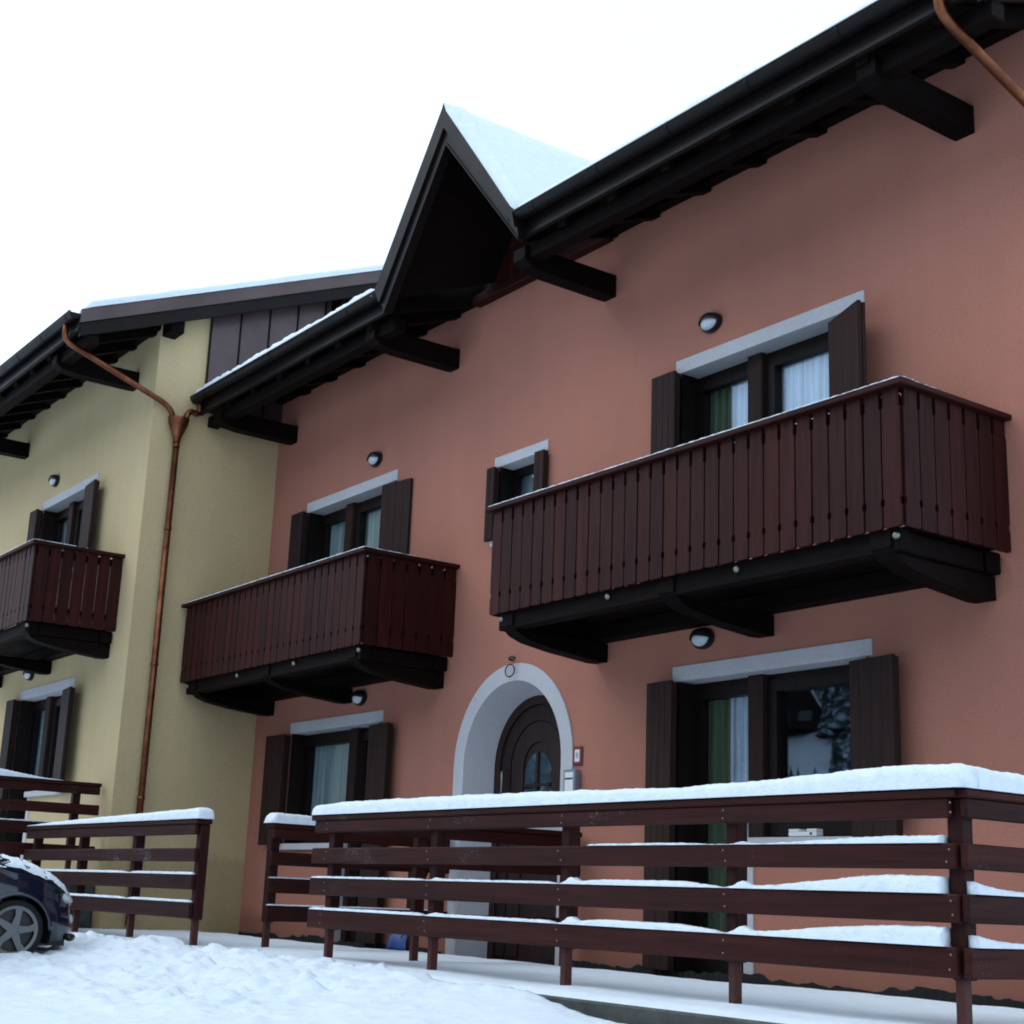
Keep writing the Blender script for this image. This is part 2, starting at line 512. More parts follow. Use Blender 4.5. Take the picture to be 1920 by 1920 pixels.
def balcony(house, x0, x1, brk, name='balcony'):
    """x0..x1 outer ends; brk: right edges of the corbels"""
    D = 1.12; zr = 3.92; zb = 2.94
    b = MB()
    b.box(x0 + 0.08, x1 - 0.08, -D + 0.06, -D + 0.18, 2.80, 2.955, 0.01)      # edge beam
    b.box(x0 + 0.08, x1 - 0.08, -0.16, -0.01, 2.80, 2.95, 0.01)
    for k in range(10):                                                         # deck boards
        y = -D + 0.20 + k * 0.083
        b.box(x0 + 0.06, x1 - 0.06, y, y + 0.076, 2.955, 2.99)
    for xx in (x0 + 0.10, x1 - 0.22):
        b.box(xx, xx + 0.12, -D + 0.185, -0.17, 2.80, 2.945, 0.01)
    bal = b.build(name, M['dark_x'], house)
    # inner rails that carry the slats
    for z in (3.10, 3.80):
        piece('slat_rail', x1 - x0 - 0.10, 0.05, 0.09, M['dark_x'], bal, (x0 + x1) / 2, -D + 0.052, z)
        for xx in (x0 + 0.052, x1 - 0.052):
            piece('slat_rail', 0.05, D - 0.10, 0.09, M['dark_y'], bal, xx, -D / 2 + 0.06, z)
    for xx in np.linspace(x0 + 0.12, x1 - 0.12, 4):
        piece('balcony_post', 0.09, 0.09, 0.86, M['dark_z'], bal, xx, -D + 0.125, 3.42)
        m = 'bolt_mesh'
        if m not in _cache:
            _cache[m] = MB().ellipsoid((0, 0, 0), 0.028, 0.024, 0.028, 12, 8).mesh('bolt', M['steel'], True)
        link('bolt', _cache[m], bal, (xx + 0.02, -D + 0.05, 2.895))
    # slats with bitten edges
    def slat_mesh(axis):
        k = 'slat' + axis
        if k not in _cache:
            w = 0.0692; n = 0.011; h = zr - 0.045 - zb
            pr = [(-w, 0.012), (-w + 0.015, 0)]
            pr += [(w - 0.015, 0), (w, 0.012), (w, 0.14), (w - n, 0.155), (w - n, 0.185), (w, 0.20), (w, h - 0.13), (w - n, h - 0.115), (w - n, h - 0.06), (w - n, h)]
            pr += [(-w + n, h), (-w + n, h - 0.06), (-w + n, h - 0.115), (-w, h - 0.13), (-w, 0.20), (-w + n, 0.185), (-w + n, 0.155), (-w, 0.14)]
            mb = MB()
            if axis == 'x': mb.prism(pr, 1, -0.0125, 0.0125)
            else: mb.prism(pr, 0, -0.0125, 0.0125)
            _cache[k] = mb.mesh('slat', M['slat_z'])
        return _cache[k]
    n = int(round((x1 - x0 - 0.02) / 0.151))
    p = (x1 - x0 - 0.02) / n
    for i in range(n):
        o = link('slat', slat_mesh('x'), bal, (x0 + 0.01 + p * (i + 0.5), -D + 0.012 + random.uniform(-0.002, 0.002), zb))
        o.rotation_euler = (0, random.uniform(-0.002, 0.002), 0)
    ns = 7
    ps = (D - 0.03) / ns
    for sgn, xx in ((-1, x0 + 0.0125), (1, x1 - 0.0125)):
        for i in range(ns):
            link('slat', slat_mesh('y'), bal, (xx, -D + 0.03 + ps * (i + 0.5), zb)).scale = (1, 1.05, 1)
    # cap rail
    piece('cap_rail', x1 - x0 + 0.10, 0.15, 0.042, M['slat_x'], bal, (x0 + x1) / 2, -D + 0.025, zr - 0.021)
    for xx in (x0 + 0.025, x1 - 0.025):
        piece('cap_rail', 0.15, D - 0.06, 0.042, M['slat_y'], bal, xx, -D / 2 + 0.055, zr - 0.0215)
    # corbels: stepped, curved nose
    for xr in brk:
        pr = [(0.0, 2.795), (0.0, 2.63), (-0.10, 2.625), (-0.55, 2.665), (-0.86, 2.71), (-0.99, 2.755), (-1.078, 2.83), (-1.078, 2.935), (-0.93, 2.935), (-0.90, 2.795)]
        MB().prism(pr, 0, xr - 0.165, xr).build('corbel', M['dark_y'], bal)
    return bal

def window(house, xa, xb, zt, zf, mirror=False, panes=('mix', 'dark'), shutters=True, right=(-7.36 + 7.26, 0.47, 0.0, 0.06)):
    """large door+window group: xa..xb lintel ends, zt lintel underside, zf floor"""
    def mx(x): return x if not mirror else (xa + xb) - x
    def span(a, b):
        a, b = mx(a), mx(b)
        return (min(a, b), max(a, b))
    o0, o1 = xa + 0.05, xb - 0.04
    jm = xa + 0.90                    # where the door ends and the sill begins
    sill = zf + 1.07
    fr = MB()
    y0, y1 = 0.20, 0.27
    m0, m1 = xa + 0.76, xa + 0.93     # mullion
    L = [span(o0, o0 + 0.10), span(o1 - 0.10, o1)]
    fr.box(*L[0], y0, y1, zf, zt - 0.004)
    fr.box(*L[1], y0, y1, sill, zt - 0.004)
    fr.box(*span(o0 + 0.10, m0), y0, y1, zt - 0.11, zt - 0.004)
    fr.box(*span(m1, o1 - 0.10), y0, y1, zt - 0.11, zt - 0.004)
    fr.box(*span(o0 + 0.10, m0), y0, y1, zf, zf + 0.16)
    fr.box(*span(m1, o1 - 0.10), y0, y1, sill, sill + 0.11)
    # inner leaf frames, stepped forward
    fr.box(*span(m1 + 0.002, m1 + 0.10), y0 - 0.025, y1 - 0.01, sill + 0.02, zt - 0.05)
    fr.box(*span(m1 + 0.10, o1 - 0.03), y0 - 0.025, y1 - 0.01, zt - 0.15, zt - 0.052)
    fr.box(*span(m1 + 0.10, o1 - 0.03), y0 - 0.025, y1 - 0.01, sill + 0.022, sill + 0.13)
    fr.box(*span(o0 + 0.03, m0), y0 - 0.024, y1 - 0.01, zt - 0.15, zt - 0.053)
    fr.box(*span(o0 + 0.03, m0), y0 - 0.024, y1 - 0.01, zf + 0.02, zf + 0.20)
    w = fr.build('window', M['frame_z'], house)
    a, b_ = span(m0, m1)
    piece('mullion', b_ - a, 0.14, zt - zf - 0.02, M['shutter'], w, (a + b_) / 2, 0.19, (zt + zf) / 2, 0.008)
    # reveal lining (inner shutter leaf folded into the opening)
    a, b_ = span(o0 - 0.006, o0 + 0.022)
    MB().box(a, b_, 0.0, 0.195, zf, zt - 0.01).build('reveal_lining', M['frame_z'], w)
    a, b_ = span(o1 - 0.022, o1 + 0.006)
    MB().box(a, b_, 0.0, 0.195, sill, zt - 0.01).build('reveal_lining', M['frame_z'], w)
    # panes
    pl = span(o0 + 0.09, m0 + 0.01); pr_ = span(m1 + 0.09, o1 - 0.09)
    MB().box(*pl, 0.236, 0.244, zf + 0.15, zt - 0.10).build('pane', M['glass'], w)
    MB().box(*pr_, 0.236, 0.244, sill + 0.10, zt - 0.10).build('pane', M['glass'], w)
    # white lintel, jamb strip and sill
    MB().box(xa, xb, -0.014, 0.262, zt - 0.006, zt + 0.122, 0.004).build('lintel', M['white'], w)
    a, b_ = span(jm - 0.08, xb + 0.03)
    MB().box(a, b_, -0.055, 0.20, sill - 0.075, sill - 0.002, 0.006).build('sill', M['white'], w)
    a, b_ = span(jm - 0.055, jm + 0.05)
    MB().box(a, b_, -0.012, 0.20, zf, sill - 0.078, 0.003).build('jamb_strip', M['white'], w)
    # curtains
    def curtain(x0, x1, z0, z1, mat, y=0.36, amp=0.022, k=46):
        n = max(12, int((x1 - x0) / 0.012))
        xs = np.linspace(x0, x1, n)
        ys = y + amp * np.sin(xs * k + 1.3 * np.sin(xs * 7)) + 0.3 * amp * np.sin(xs * k * 2.3)
        vv = [(x, yy, z) for z in (z0, (z0 + z1) / 2, z1) for x, yy in zip(xs, ys)]
        ff = [(j * n + i, j * n + i + 1, (j + 1) * n + i + 1, (j + 1) * n + i) for j in range(2) for i in range(n - 1)]
        MB().add(vv, ff).build('curtain', mat, w, True)
    l0, l1 = span(o0 + 0.02, m0 + 0.05); r0, r1 = span(m1 - 0.05, o1 + 0.0)
    def hang(a0, a1, kind, z0):
        if kind == 'mix':
            mid = a0 + (a1 - a0) * 0.50
            curtain(a0, mid, z0, zt, M['curtain_green'], 0.305, 0.028, 75)
            curtain(mid - 0.03, a1, z0, zt, M['curtain_white'], 0.295, 0.018, 60)
        elif kind == 'white':
            curtain(a0, a1, z0, zt, M['curtain_white'], 0.285, 0.012, 48)
        elif kind == 'teal':
            curtain(a0, a1, z0, zt, M['curtain_teal'], 0.285, 0.012, 60)
    hang(l0, l1, panes[0], zf); hang(r0, r1, panes[1], sill)
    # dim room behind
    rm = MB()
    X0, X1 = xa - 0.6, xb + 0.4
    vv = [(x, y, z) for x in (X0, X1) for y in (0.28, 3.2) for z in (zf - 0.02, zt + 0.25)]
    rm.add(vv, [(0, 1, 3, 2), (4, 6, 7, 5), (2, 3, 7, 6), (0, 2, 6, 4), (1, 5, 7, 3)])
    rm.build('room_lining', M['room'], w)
    # folded shutters on the wall either side
    if shutters:
        def shutter(x0, x1, z0, z1, ang=0.0, out=0.0, pivot=0):
            # leaf stack folded back on the wall; pivot 0 = left edge, 1 = right edge
            wd = x1 - x0
            mb = MB()
            n = 4; p = wd / n
            sx = -pivot * wd
            for k in range(n):
                mb.box(sx + k * p + 0.0006, sx + (k + 1) * p - 0.0006, -0.118, -0.084, z0, z1, 0.003)
            mb.box(sx + 0.004, sx + wd - 0.004, -0.078, -0.048, z0 + 0.01, z1 - 0.01, 0.004)
            mb.box(sx + 0.004, sx + wd - 0.004, -0.084, -0.0785, z0 + 0.15, z0 + 0.23)
            mb.box(sx + 0.004, sx + wd - 0.004, -0.084, -0.0785, z1 - 0.23, z1 - 0.15)
            if abs(ang) < 0.05:
                mb.box(sx + 0.004, sx + wd - 0.03, -0.044, -0.018, z0 + 0.01, z1 - 0.01, 0.004)
            o = mb.build('shutter', M['shutter'], w, False, (x0 + pivot * wd, -out, 0))
            o.rotation_euler = (0, 0, -ang)
        s0, s1 = span(xa - 0.21, xa + 0.10)
        if mirror:
            shutter(s0 + 0.0, s1 + 0.12, zf + 0.03, zt - 0.05, R(3), 0.0)
        else:
            shutter(s0, s1, zf + 0.03, zt - 0.01)
        s0, s1 = span(xb - 0.06, xb + 0.42)
        if mirror:
            shutter(s0, s1, sill - 0.02, zt - 0.02)
        else:
            dx, wd, ang, drop = right
            shutter(xb + dx, xb + dx + wd, sill - 0.02, zt - drop, ang, 0.0)
    # opening outline, for the wall
    pts = [(o0, zf - 0.01), (jm, zf - 0.01), (jm, sill - 0.01), (o1, sill - 0.01), (o1, zt + 0.004), (o0, zt + 0.004)]
    pts = [(mx(x), z) for x, z in pts]
    return pts

def lamp(house, x, z):
    mb = MB()
    n = 28
    # oval back plate and ring
    ring_o = [(0.135 * math.cos(t), 0.098 * math.sin(t)) for t in [2 * math.pi * k / n for k in range(n)]]
    mb.prism(ring_o, 1, -0.035, -0.001)
    ring_m = [(0.122 * math.cos(t), 0.086 * math.sin(t)) for t in [2 * math.pi * k / n for k in range(n)]]
    mb.prism(ring_m, 1, -0.055, -0.03)
    # eyelid: upper half dome
    vv = []; ff = []; nu, nv = 18, 6
    for j in range(nv + 1):
        ph = (math.pi / 2) * j / nv
        for i in range(nu + 1):
            th = -0.15 + (math.pi + 0.30) * i / nu
            vv.append((0.126 * math.cos(th) * math.cos(ph), -0.05 - 0.075 * math.sin(ph), 0.090 * math.sin(th) * math.cos(ph) + 0.012 * math.sin(ph)))
    for j in range(nv):
        for i in range(nu):
            a = j * (nu + 1) + i
            ff.append((a, a + 1, a + nu + 2, a + nu + 1))
    mb.add(vv, ff)
    l = mb.build('wall_lamp', M['black'], house, 40, (x, 0, z))
    g = MB().ellipsoid((0, -0.045, -0.004), 0.108, 0.062, 0.074, 22, 12).build('lamp_glass', M['lampglass'], l, True)
    l.scale = (0.92, 0.92, 0.92)
    return l

def arch_pts(cx, zs, r, z0, n=28):
    return [(cx + r, z0)] + [(cx + r * math.cos(t), zs + r * math.sin(t)) for t in np.linspace(0, math.pi, n)] + [(cx - r, z0)]

def wall_mesh(name, outer, holes, depth, mat, parent, y=0.0):
    loops = [[Vector((x, z, 0)) for x, z in outer]] + [[Vector((x, z, 0)) for x, z in h] for h in holes]
    tris = tessellate_polygon(loops)
    flat = [p for l in loops for p in l]
    mb = MB()
    mb.v = [(p.x, y, p.y) for p in flat]
    mb.f = [tuple(t) for t in tris]
    for h in holes:
        n = len(h)
        vv = [(x, y, z) for x, z in h] + [(x, y + depth, z) for x, z in h]
        mb.add(vv, [(i, (i + 1) % n, n + (i + 1) % n, n + i) for i in range(n)])
    me = bpy.data.meshes.new(name)
    me.from_pydata(mb.v, [], mb.f)
    bm = bmesh.new(); bm.from_mesh(me)
    bmesh.ops.remove_doubles(bm, verts=bm.verts[:], dist=1e-5)
    bm.to_mesh(me); bm.free()
    me.materials.append(mat)
    return link(name, me, parent)

def eave_run(house, roof, x0, x1, left_end=True, right_end=True):
    """fascia, gutter, rafters, purlin, wall plate for the stretch x0..x1"""
    MB().box(x0, x1, -1.165, -1.125, 6.395, 6.63, 0.006).build('fascia', M['gutter'], roof)
    MB().box(x0, x1, -1.185, -1.166, 6.395, 6.43, 0.003).build('drip_edge', M['gutter'], roof)
    cy, cz, r = -1.236, 6.605, 0.072
    prof = [(cy + r * math.cos(t), cz + r * math.sin(t)) for t in np.linspace(math.pi * 2, math.pi, 13)]
    prof += [(cy - r - 0.008, cz + 0.004), (cy - r - 0.004, cz + 0.018), (cy - r + 0.012, cz + 0.014)]
    prof += [(cy + (r - 0.012) * math.cos(t), cz + (r - 0.012) * math.sin(t)) for t in np.linspace(math.pi, math.pi * 2, 13)]
    MB().prism(prof, 0, x0, x1).build('gutter', M['gutter'], roof, 35)
    for xx in (x0 + 0.006, x1 - 0.006):
        pr = [(cy + (r - 0.01) * math.cos(t), cz + (r - 0.01) * math.sin(t)) for t in np.linspace(math.pi, math.pi * 2, 11)]
        MB().prism(pr, 0, xx - 0.005, xx + 0.005).build('gutter_end', M['gutter'], roof)
    xx = x0 + 0.35
    while xx < x1 - 0.1:                                # gutter straps
        pr = [(cy + (r + 0.005) * math.cos(t), cz + (r + 0.005) * math.sin(t)) for t in np.linspace(math.pi, math.pi * 2, 11)]
        pr += [(cy + (r + 0.0005) * math.cos(t), cz + (r + 0.0005) * math.sin(t)) for t in np.linspace(math.pi * 2, math.pi, 11)]
        MB().prism(pr, 0, xx, xx + 0.03).build('gutter_strap', M['gutter'], roof)
        xx += 0.9
    # purlin on the brackets, wall plate
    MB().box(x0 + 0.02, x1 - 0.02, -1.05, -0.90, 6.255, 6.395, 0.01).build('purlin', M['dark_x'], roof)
    pw1 = min(x1 - 0.02, XR + 0.0)
    MB().box(x0 + 0.02, pw1, -0.11, -0.003, 6.80, 6.915, 0.008).build('wall_plate', M['dark_x'], roof)

def rafters(roof, xs):
    k = 'rafter'
    if k not in _cache:
        pr = [(-1.12, 6.345), (-1.05, 6.345 + SL * 0.03), (0.02, 6.80 - 0.02), (0.02, 6.915), (-1.12, 6.915 - SL * 1.14)]
        _cache[k] = MB().prism(pr, 0, -0.055, 0.055).mesh('rafter', M['dark_y'])
    for x in xs:
        link('rafter', _cache[k], roof, (x, 0, 0))

def bracket(roof, xr):
    pr = [(0.0, 6.385), (0.0, 6.165), (-0.08, 6.16), (-0.8, 6.165), (-1.02, 6.19), (-1.10, 6.25), (-1.10, 6.365), (-1.06, 6.385)]
    MB().prism(pr, 0, xr - 0.17, xr).build('bracket', M['dark_y'], roof)

def roof_slab(mb, x0, x1, y0, y1, th=0.0):
    """front slope piece with the soffit as its underside"""
    yr = 5.0
    pr = [(y0, soffit(y0)), (y1, soffit(y1)), (y1, roof_top(y1)), (y0, roof_top(y0))]
    mb.prism(pr, 0, x0, x1)

def snow_sheet(name, x0, x1, y0, y1, zf, thick, label, parent_loc, step=0.06, seed=0.0, jag=0.05):
    """snow blanket over a slope: jagged front edge, rounded rim"""
    nx = max(8, int((x1 - x0) / step)); ny = 26
    xs = np.linspace(x0, x1, nx)
    t = np.linspace(0, 1, ny) ** 2.2
    X = np.zeros((ny, nx)); Y = np.zeros((ny, nx)); Z = np.zeros((ny, nx))
    yf = y0 + jag * (fbm(xs * 5 + seed, xs * 0 + 3.3, 3, 0.6) - 0.5) * 2
    for j in range(ny):
        yy = yf + (y1 - yf) * t[j]
        d = yy - yf
        h = thick * (0.75 + 0.5 * fbm(xs * 2 + seed, yy * 2, 3)) * np.sqrt(np.clip(d / 0.03, 0, 1)) * (0.55 + 0.9 * fbm(xs * 7 + seed, xs * 0 + 5.5, 2))
        X[j] = xs; Y[j] = yy; Z[j] = zf(yy) + h + 0.002
    ed = np.minimum(xs - x0, x1 - xs)
    Z -= (1 - np.sqrt(np.clip(ed / 0.06, 0, 1)))[None, :] * thick * 0.8
    o = link(name, grid_mesh(name, X, Y, Z, M['snow_small']), None, parent_loc)
    return tag(o, label, 'snow', kind='stuff')

def house_block(name, label, wallmat, loc, full=True):
    h = thing(name, label, 'house', loc)
    holes = []
    # right apartment
    holes.append(window(h, -9.43, -7.26, 2.375, 0.0, False, ('mix', 'dark') if full else ('teal', 'teal'), True, (-0.11, 0.46, R(8), 0.05)))
    holes.append(window(h, -9.43, -7.26, 5.135, 2.95, False, ('mix', 'white') if full else ('teal', 'teal'), True, (-0.24, 0.50, R(22), 0.095) if full else (-0.14, 0.46, R(5), 0.06)))
    balcony(h, -10.62, -6.03, (-6.17, -8.25, -10.31))
    lamp(h, -8.97, 5.49)
    lamp(h, -9.05, 2.70)
    if full:
        holes.append(window(h, -16.30, -14.15, 2.375, 0.0, True, ('teal', 'teal')))
        holes.append(window(h, -16.30, -14.15, 5.135, 2.95, False, ('teal', 'teal'), True, (-0.17, 0.50, R(-9), 0.06)))
        balcony(h, -17.18, -12.83, (-12.98, -14.87, -16.79))
        lamp(h, -14.65, 5.48)
        lamp(h, -14.66, 2.67)
        # small bathroom window
        x0, x1, z0, z1 = -12.14, -11.37, 4.06, 4.855
        holes.append([(x0, z0), (x1, z0), (x1, z1), (x0, z1)])
        f = MB()
        f.box(x0, x0 + 0.07, 0.17, 0.24, z0, z1 - 0.005); f.box(x1 - 0.07, x1, 0.17, 0.24, z0, z1 - 0.005)
        f.box(x0 + 0.07, x1 - 0.07, 0.17, 0.24, z1 - 0.085, z1 - 0.005); f.box(x0 + 0.07, x1 - 0.07, 0.17, 0.24, z0, z0 + 0.08)
        w = f.build('window', M['frame_z'], h)
        MB().box(x0 + 0.06, x1 - 0.06, 0.20, 0.207, z0 + 0.07, z1 - 0.08).build('pane', M['glass'], w)
        MB().box(x0 - 0.07, x1 + 0.07, -0.014, 0.23, z1 - 0.006, z1 + 0.105, 0.004).build('lintel', M['white'], w)
        MB().box(x0 - 0.05, x1 + 0.05, -0.05, 0.16, z0 - 0.06, z0 + 0.004, 0.005).build('sill', M['white'], w)
        MB().box(x0, x0 + 0.022, 0.0, 0.165, z0 + 0.006, z1 - 0.01).build('reveal_lining', M['frame_z'], w)
        for a, b_ in ((x0 - 0.10, x0 + 0.035), (x1 - 0.05, x1 + 0.10)):
            m = MB()
            m.box(a, (a + b_) / 2 - 0.002, -0.09, -0.055, z0, z1 - 0.02, 0.004).box((a + b_) / 2 + 0.002, b_, -0.09, -0.055, z0, z1 - 0.02, 0.004)
            m.box(a + 0.004, b_ - 0.004, -0.052, -0.02, z0 + 0.01, z1 - 0.03, 0.004)
            m.build('shutter', M['shutter'], w)
        n = 60
        xs = np.linspace(x0, x1, n); ys = 0.30 + 0.015 * np.sin(xs * 55)
        MB().add([(x, y, z) for z in (z0, z1) for x, y in zip(xs, ys)], [(i, i + 1, n + i + 1, n + i) for i in range(n - 1)]).build('curtain', M['curtain_teal'], w, True)
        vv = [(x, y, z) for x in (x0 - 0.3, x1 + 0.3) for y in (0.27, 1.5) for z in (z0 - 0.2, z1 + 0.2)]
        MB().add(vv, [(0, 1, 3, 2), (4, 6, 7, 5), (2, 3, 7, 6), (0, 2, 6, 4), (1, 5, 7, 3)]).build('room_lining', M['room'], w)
        # arched doorway
        cx, zs, ro, ri, rb, dpt = -11.73, 1.80, 0.965, 0.795, 0.685, 0.29
        holes.append(arch_pts(cx, zs, ri + 0.01, -0.10))
        N = 36
        ao = arch_pts(cx, zs, ro, -0.07, N); ai = arch_pts(cx, zs, ri, -0.07, N); ab = arch_pts(cx, zs, rb, -0.07, N)
        k = len(ao)
        yf = -0.016
        vv = [(x, 0.02, z) for x, z in ao] + [(x, yf, z) for x, z in ao] + [(x, yf, z) for x, z in ai] + [(x, dpt, z) for x, z in ab]
        ff = []
        for q in range(3):
            ff += [(q * k + i, q * k + i + 1, (q + 1) * k + i + 1, (q + 1) * k + i) for i in range(k - 1)]
        MB().add(vv, ff).build('arch_surround', M['white'], h, 40)
        # door leaf
        yd = dpt
        def ring(r0, r1, z0, ya, yb, nm, mat, par):
            a = arch_pts(cx, zs, r0, z0, N); b_ = arch_pts(cx, zs, r1, z0, N)
            mb = MB()
            vv = [(x, ya, z) for x, z in a] + [(x, ya, z) for x, z in b_] + [(x, yb, z) for x, z in b_]
            ff = [(q * k + i, q * k + i + 1, (q + 1) * k + i + 1, (q + 1) * k + i) for q in range(2) for i in range(k - 1)]
            return mb.add(vv, ff).build(nm, mat, par, 40)
        leaf = MB().prism(arch_pts(cx, zs, rb + 0.05, -0.05, N), 1, yd + 0.045, yd + 0.10).build('door', M['door'], h)
        ring(rb + 0.03, rb - 0.085, -0.06, yd + 0.005, yd + 0.05, 'door_frame', M['door'], leaf)
        ring(rb - 0.095, rb - 0.24, 0.0, yd + 0.025, yd + 0.05, 'door_border', M['door'], leaf)
        ring(rb - 0.255, 0.235, 0.0, yd + 0.030, yd + 0.05, 'door_panel', M['door'], leaf)
        # glazed light with cross bars
        gl = [(cx + 0.215, 1.28)] + [(cx + 0.215 * math.cos(t), 1.70 + 0.235 * math.sin(t)) for t in np.linspace(0, math.pi, 20)] + [(cx - 0.215, 1.28)]
        MB().prism(gl, 1, yd + 0.036, yd + 0.040).build('door_pane', M['glass'], leaf)
        gb = [(x, z) for x, z in gl]
        MB().prism(gb, 1, yd + 0.041, yd + 0.0445).build('door_pane_backing', M['boxmetal_dark'], leaf)
        MB().box(cx - 0.018, cx + 0.018, yd + 0.015, yd + 0.035, 1.28, 1.935).build('glazing_bar', M['door'], leaf)
        MB().box(cx - 0.21, cx + 0.21, yd + 0.018, yd + 0.0345, 1.60, 1.63).build('glazing_bar', M['door'], leaf)
        MB().tube([(cx - 0.50, yd + 0.02, 1.50), (cx - 0.50, yd - 0.04, 1.52), (cx - 0.50, yd - 0.04, 1.76), (cx - 0.50, yd + 0.02, 1.78)], 0.013, 8).build('door_handle', M['steel'], leaf, True)
        MB().box(cx - rb + 0.02, cx + rb - 0.02, -0.06, yd + 0.05, -0.10, -0.055).build('doorstep', M['concrete'], h)
    # walls
    zb = -0.12 if full else -0.75
    x_left = XL + 0.0 if full else XL - 2
    outer = [(x_left, zb), (XR, zb), (XR, 6.91), (x_left, 6.91)]
    wall_mesh('wall', outer, holes, 0.285, wallmat, h)
    # gable end wall on the right and plain back
    yb = 11.15
    prof = [(0.0, zb), (yb, zb), (yb, soffit(0)), (5.0 + 0.575, soffit(5.575) - 0.02), (0.0, soffit(0) - 0.02)]
    MB().add([(XR, y, z) for y, z in prof], [(0, 1, 2, 3, 4)]).build('side_wall', wallmat, h)
    MB().add([(x_left, yb, zb), (XR, yb, zb), (XR, yb, 6.91), (x_left, yb, 6.91)], [(0, 1, 2, 3)]).build('back_wall', wallmat, h)
    # ragged dark membrane at the foot of the wall
    if full:
        xs = np.arange(XL + 0.02, XR, 0.035)
        hz = -0.03 + 0.13 * fbm(xs * 3.1, xs * 0 + 1.7, 4, 0.7)
        vv = []; ff = []
        keep = np.abs(xs + 11.73) > 0.98
        for i, x in enumerate(xs):
            vv += [(x, -0.02 - 0.012 * (i % 2), -0.08), (x, -0.014 - 0.012 * (i % 2), float(hz[i]))]
        for i in range(len(xs) - 1):
            if keep[i] and keep[i + 1]:
                ff.append((2 * i, 2 * i + 2, 2 * i + 3, 2 * i + 1))
        MB().add(vv, ff).build('membrane', M['membrane'], h)
    # ---- roof
    xo = XR + 0.34
    rm = MB()
    gl0, gl1 = -12.64, -10.32
    if full:
        roof_slab(rm, XL + 0.012, gl0, -1.125, 5.575)
        roof_slab(rm, gl0, gl1, 0.02, 5.575)
        roof_slab(rm, gl1, xo, -1.125, 5.575)
    else:
        roof_slab(rm, x_left, xo, -1.125, 5.575)
    # back slope
    pr = [(5.575, soffit(5.575)), (12.3, soffit(-1.15)), (12.3, roof_top(-1.15)), (5.575, roof_top(5.575))]
    rm.prism(pr, 0, x_left + 0.012, xo)
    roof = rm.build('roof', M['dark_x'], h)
    # rake boards at the gable end, in two tiers
    def rake(y0, y1, d0, d1, xa, xb, nm):
        pr = [(y0, roof_top(y0) + d0), (y1, roof_top(y1) + d0), (y1, roof_top(y1) + d1), (y0, roof_top(y0) + d1)]
        MB().prism(pr, 0, xa, xb).build(nm, M['gutter'] if nm == 'rake_board' else M['panel'], roof)
    rake(-1.17, 5.6, -0.145, 0.03, xo - 0.02, xo + 0.03, 'rake_flashing')
    rake(-1.15, 5.6, -0.315, -0.147, xo - 0.05, xo + 0.005, 'rake_board')
    # verge tiles peeping out of the snow
    y = -1.0
    while y < 5.4:
        pr = [(y, roof_top(y) + 0.03), (y + 0.24, roof_top(y + 0.24) + 0.03), (y + 0.24, roof_top(y + 0.24) + 0.135), (y + 0.02, roof_top(y) + 0.165)]
        MB().prism(pr, 0, xo - 0.42, xo - 0.27).build('verge_tile', M['tile'], roof)
        y += 0.33
    # eaves
    if full:
        eave_run(h, roof, XL + 0.02, gl0, True, False)
        eave_run(h, roof, gl1, xo, False, True)
        rafters(roof, [-7.67 - 0.69 * k + 0.0 for k in range(-3, 4)] + [-13.06 - 0.69 * k for k in range(0, 6)])
        for x in (-6.18, -10.31, -12.99, -16.74): bracket(roof, x)
    else:
        eave_run(h, roof, x_left, xo, True, True)
        rafters(roof, [-5.75 - 0.66 * k for k in range(0, 17)])
        for x in (-6.16, -10.42, -14.6): bracket(roof, x)
    # purlin stub showing on the gable end
    MB().box(XR - 0.1, xo - 0.06, 0.02, 0.20, 6.72, 6.93, 0.008).build('purlin_end', M['dark_x'], roof)
    MB().box(XR - 0.1, xo - 0.06, 2.4, 2.6, 7.62, 7.88, 0.008).build('purlin_end', M['dark_x'], roof)
    if full:
        # pointed gable over the door
        ax, az = -11.525, 8.245
        fl, frt, fz = -12.66, -10.28, 6.60
        def gslope(x0, z0, x1, z1, th, y0, y1, nm, mat, clip=False):
            d = Vector((x1 - x0, z1 - z0)).normalized()
            nrm = Vector((d.y, -d.x))
            if nrm.y > 0: nrm = -nrm
            pr = [(x0, z0), (x1, z1), (x1 + nrm.x * th, z1 + nrm.y * th), (x0, z0 - th / abs(d.x))]
            n = 4
            def ye(z): return min(y1, (z - 6.64) / SL - 1.15 + 0.12) if clip else y1
            vv = [(x, y0, z) for x, z in pr] + [(x, max(ye(z), y0 + 0.05), z) for x, z in (pr[0], pr[1], (pr[2][0], pr[1][1]), (pr[3][0], pr[0][1]))]
            vv = vv[:6] + [(pr[2][0], vv[5][1], pr[2][1]), (pr[3][0], vv[4][1], pr[3][1])]
            return MB().add(vv, [(0, 1, 2, 3), (7, 6, 5, 4)] + [(i, (i + 1) % n, n + (i + 1) % n, n + i) for i in range(n)]).build(nm, mat, roof)
        gslope(ax, az - 0.02, frt - 0.02, fz + 0.02, 0.12, -1.20, 3.0, 'gable_slope', M['dark_y'], True)
        gslope(ax, az - 0.02, fl + 0.02, fz + 0.02, 0.12, -1.20, 3.0, 'gable_slope', M['dark_y'], True)
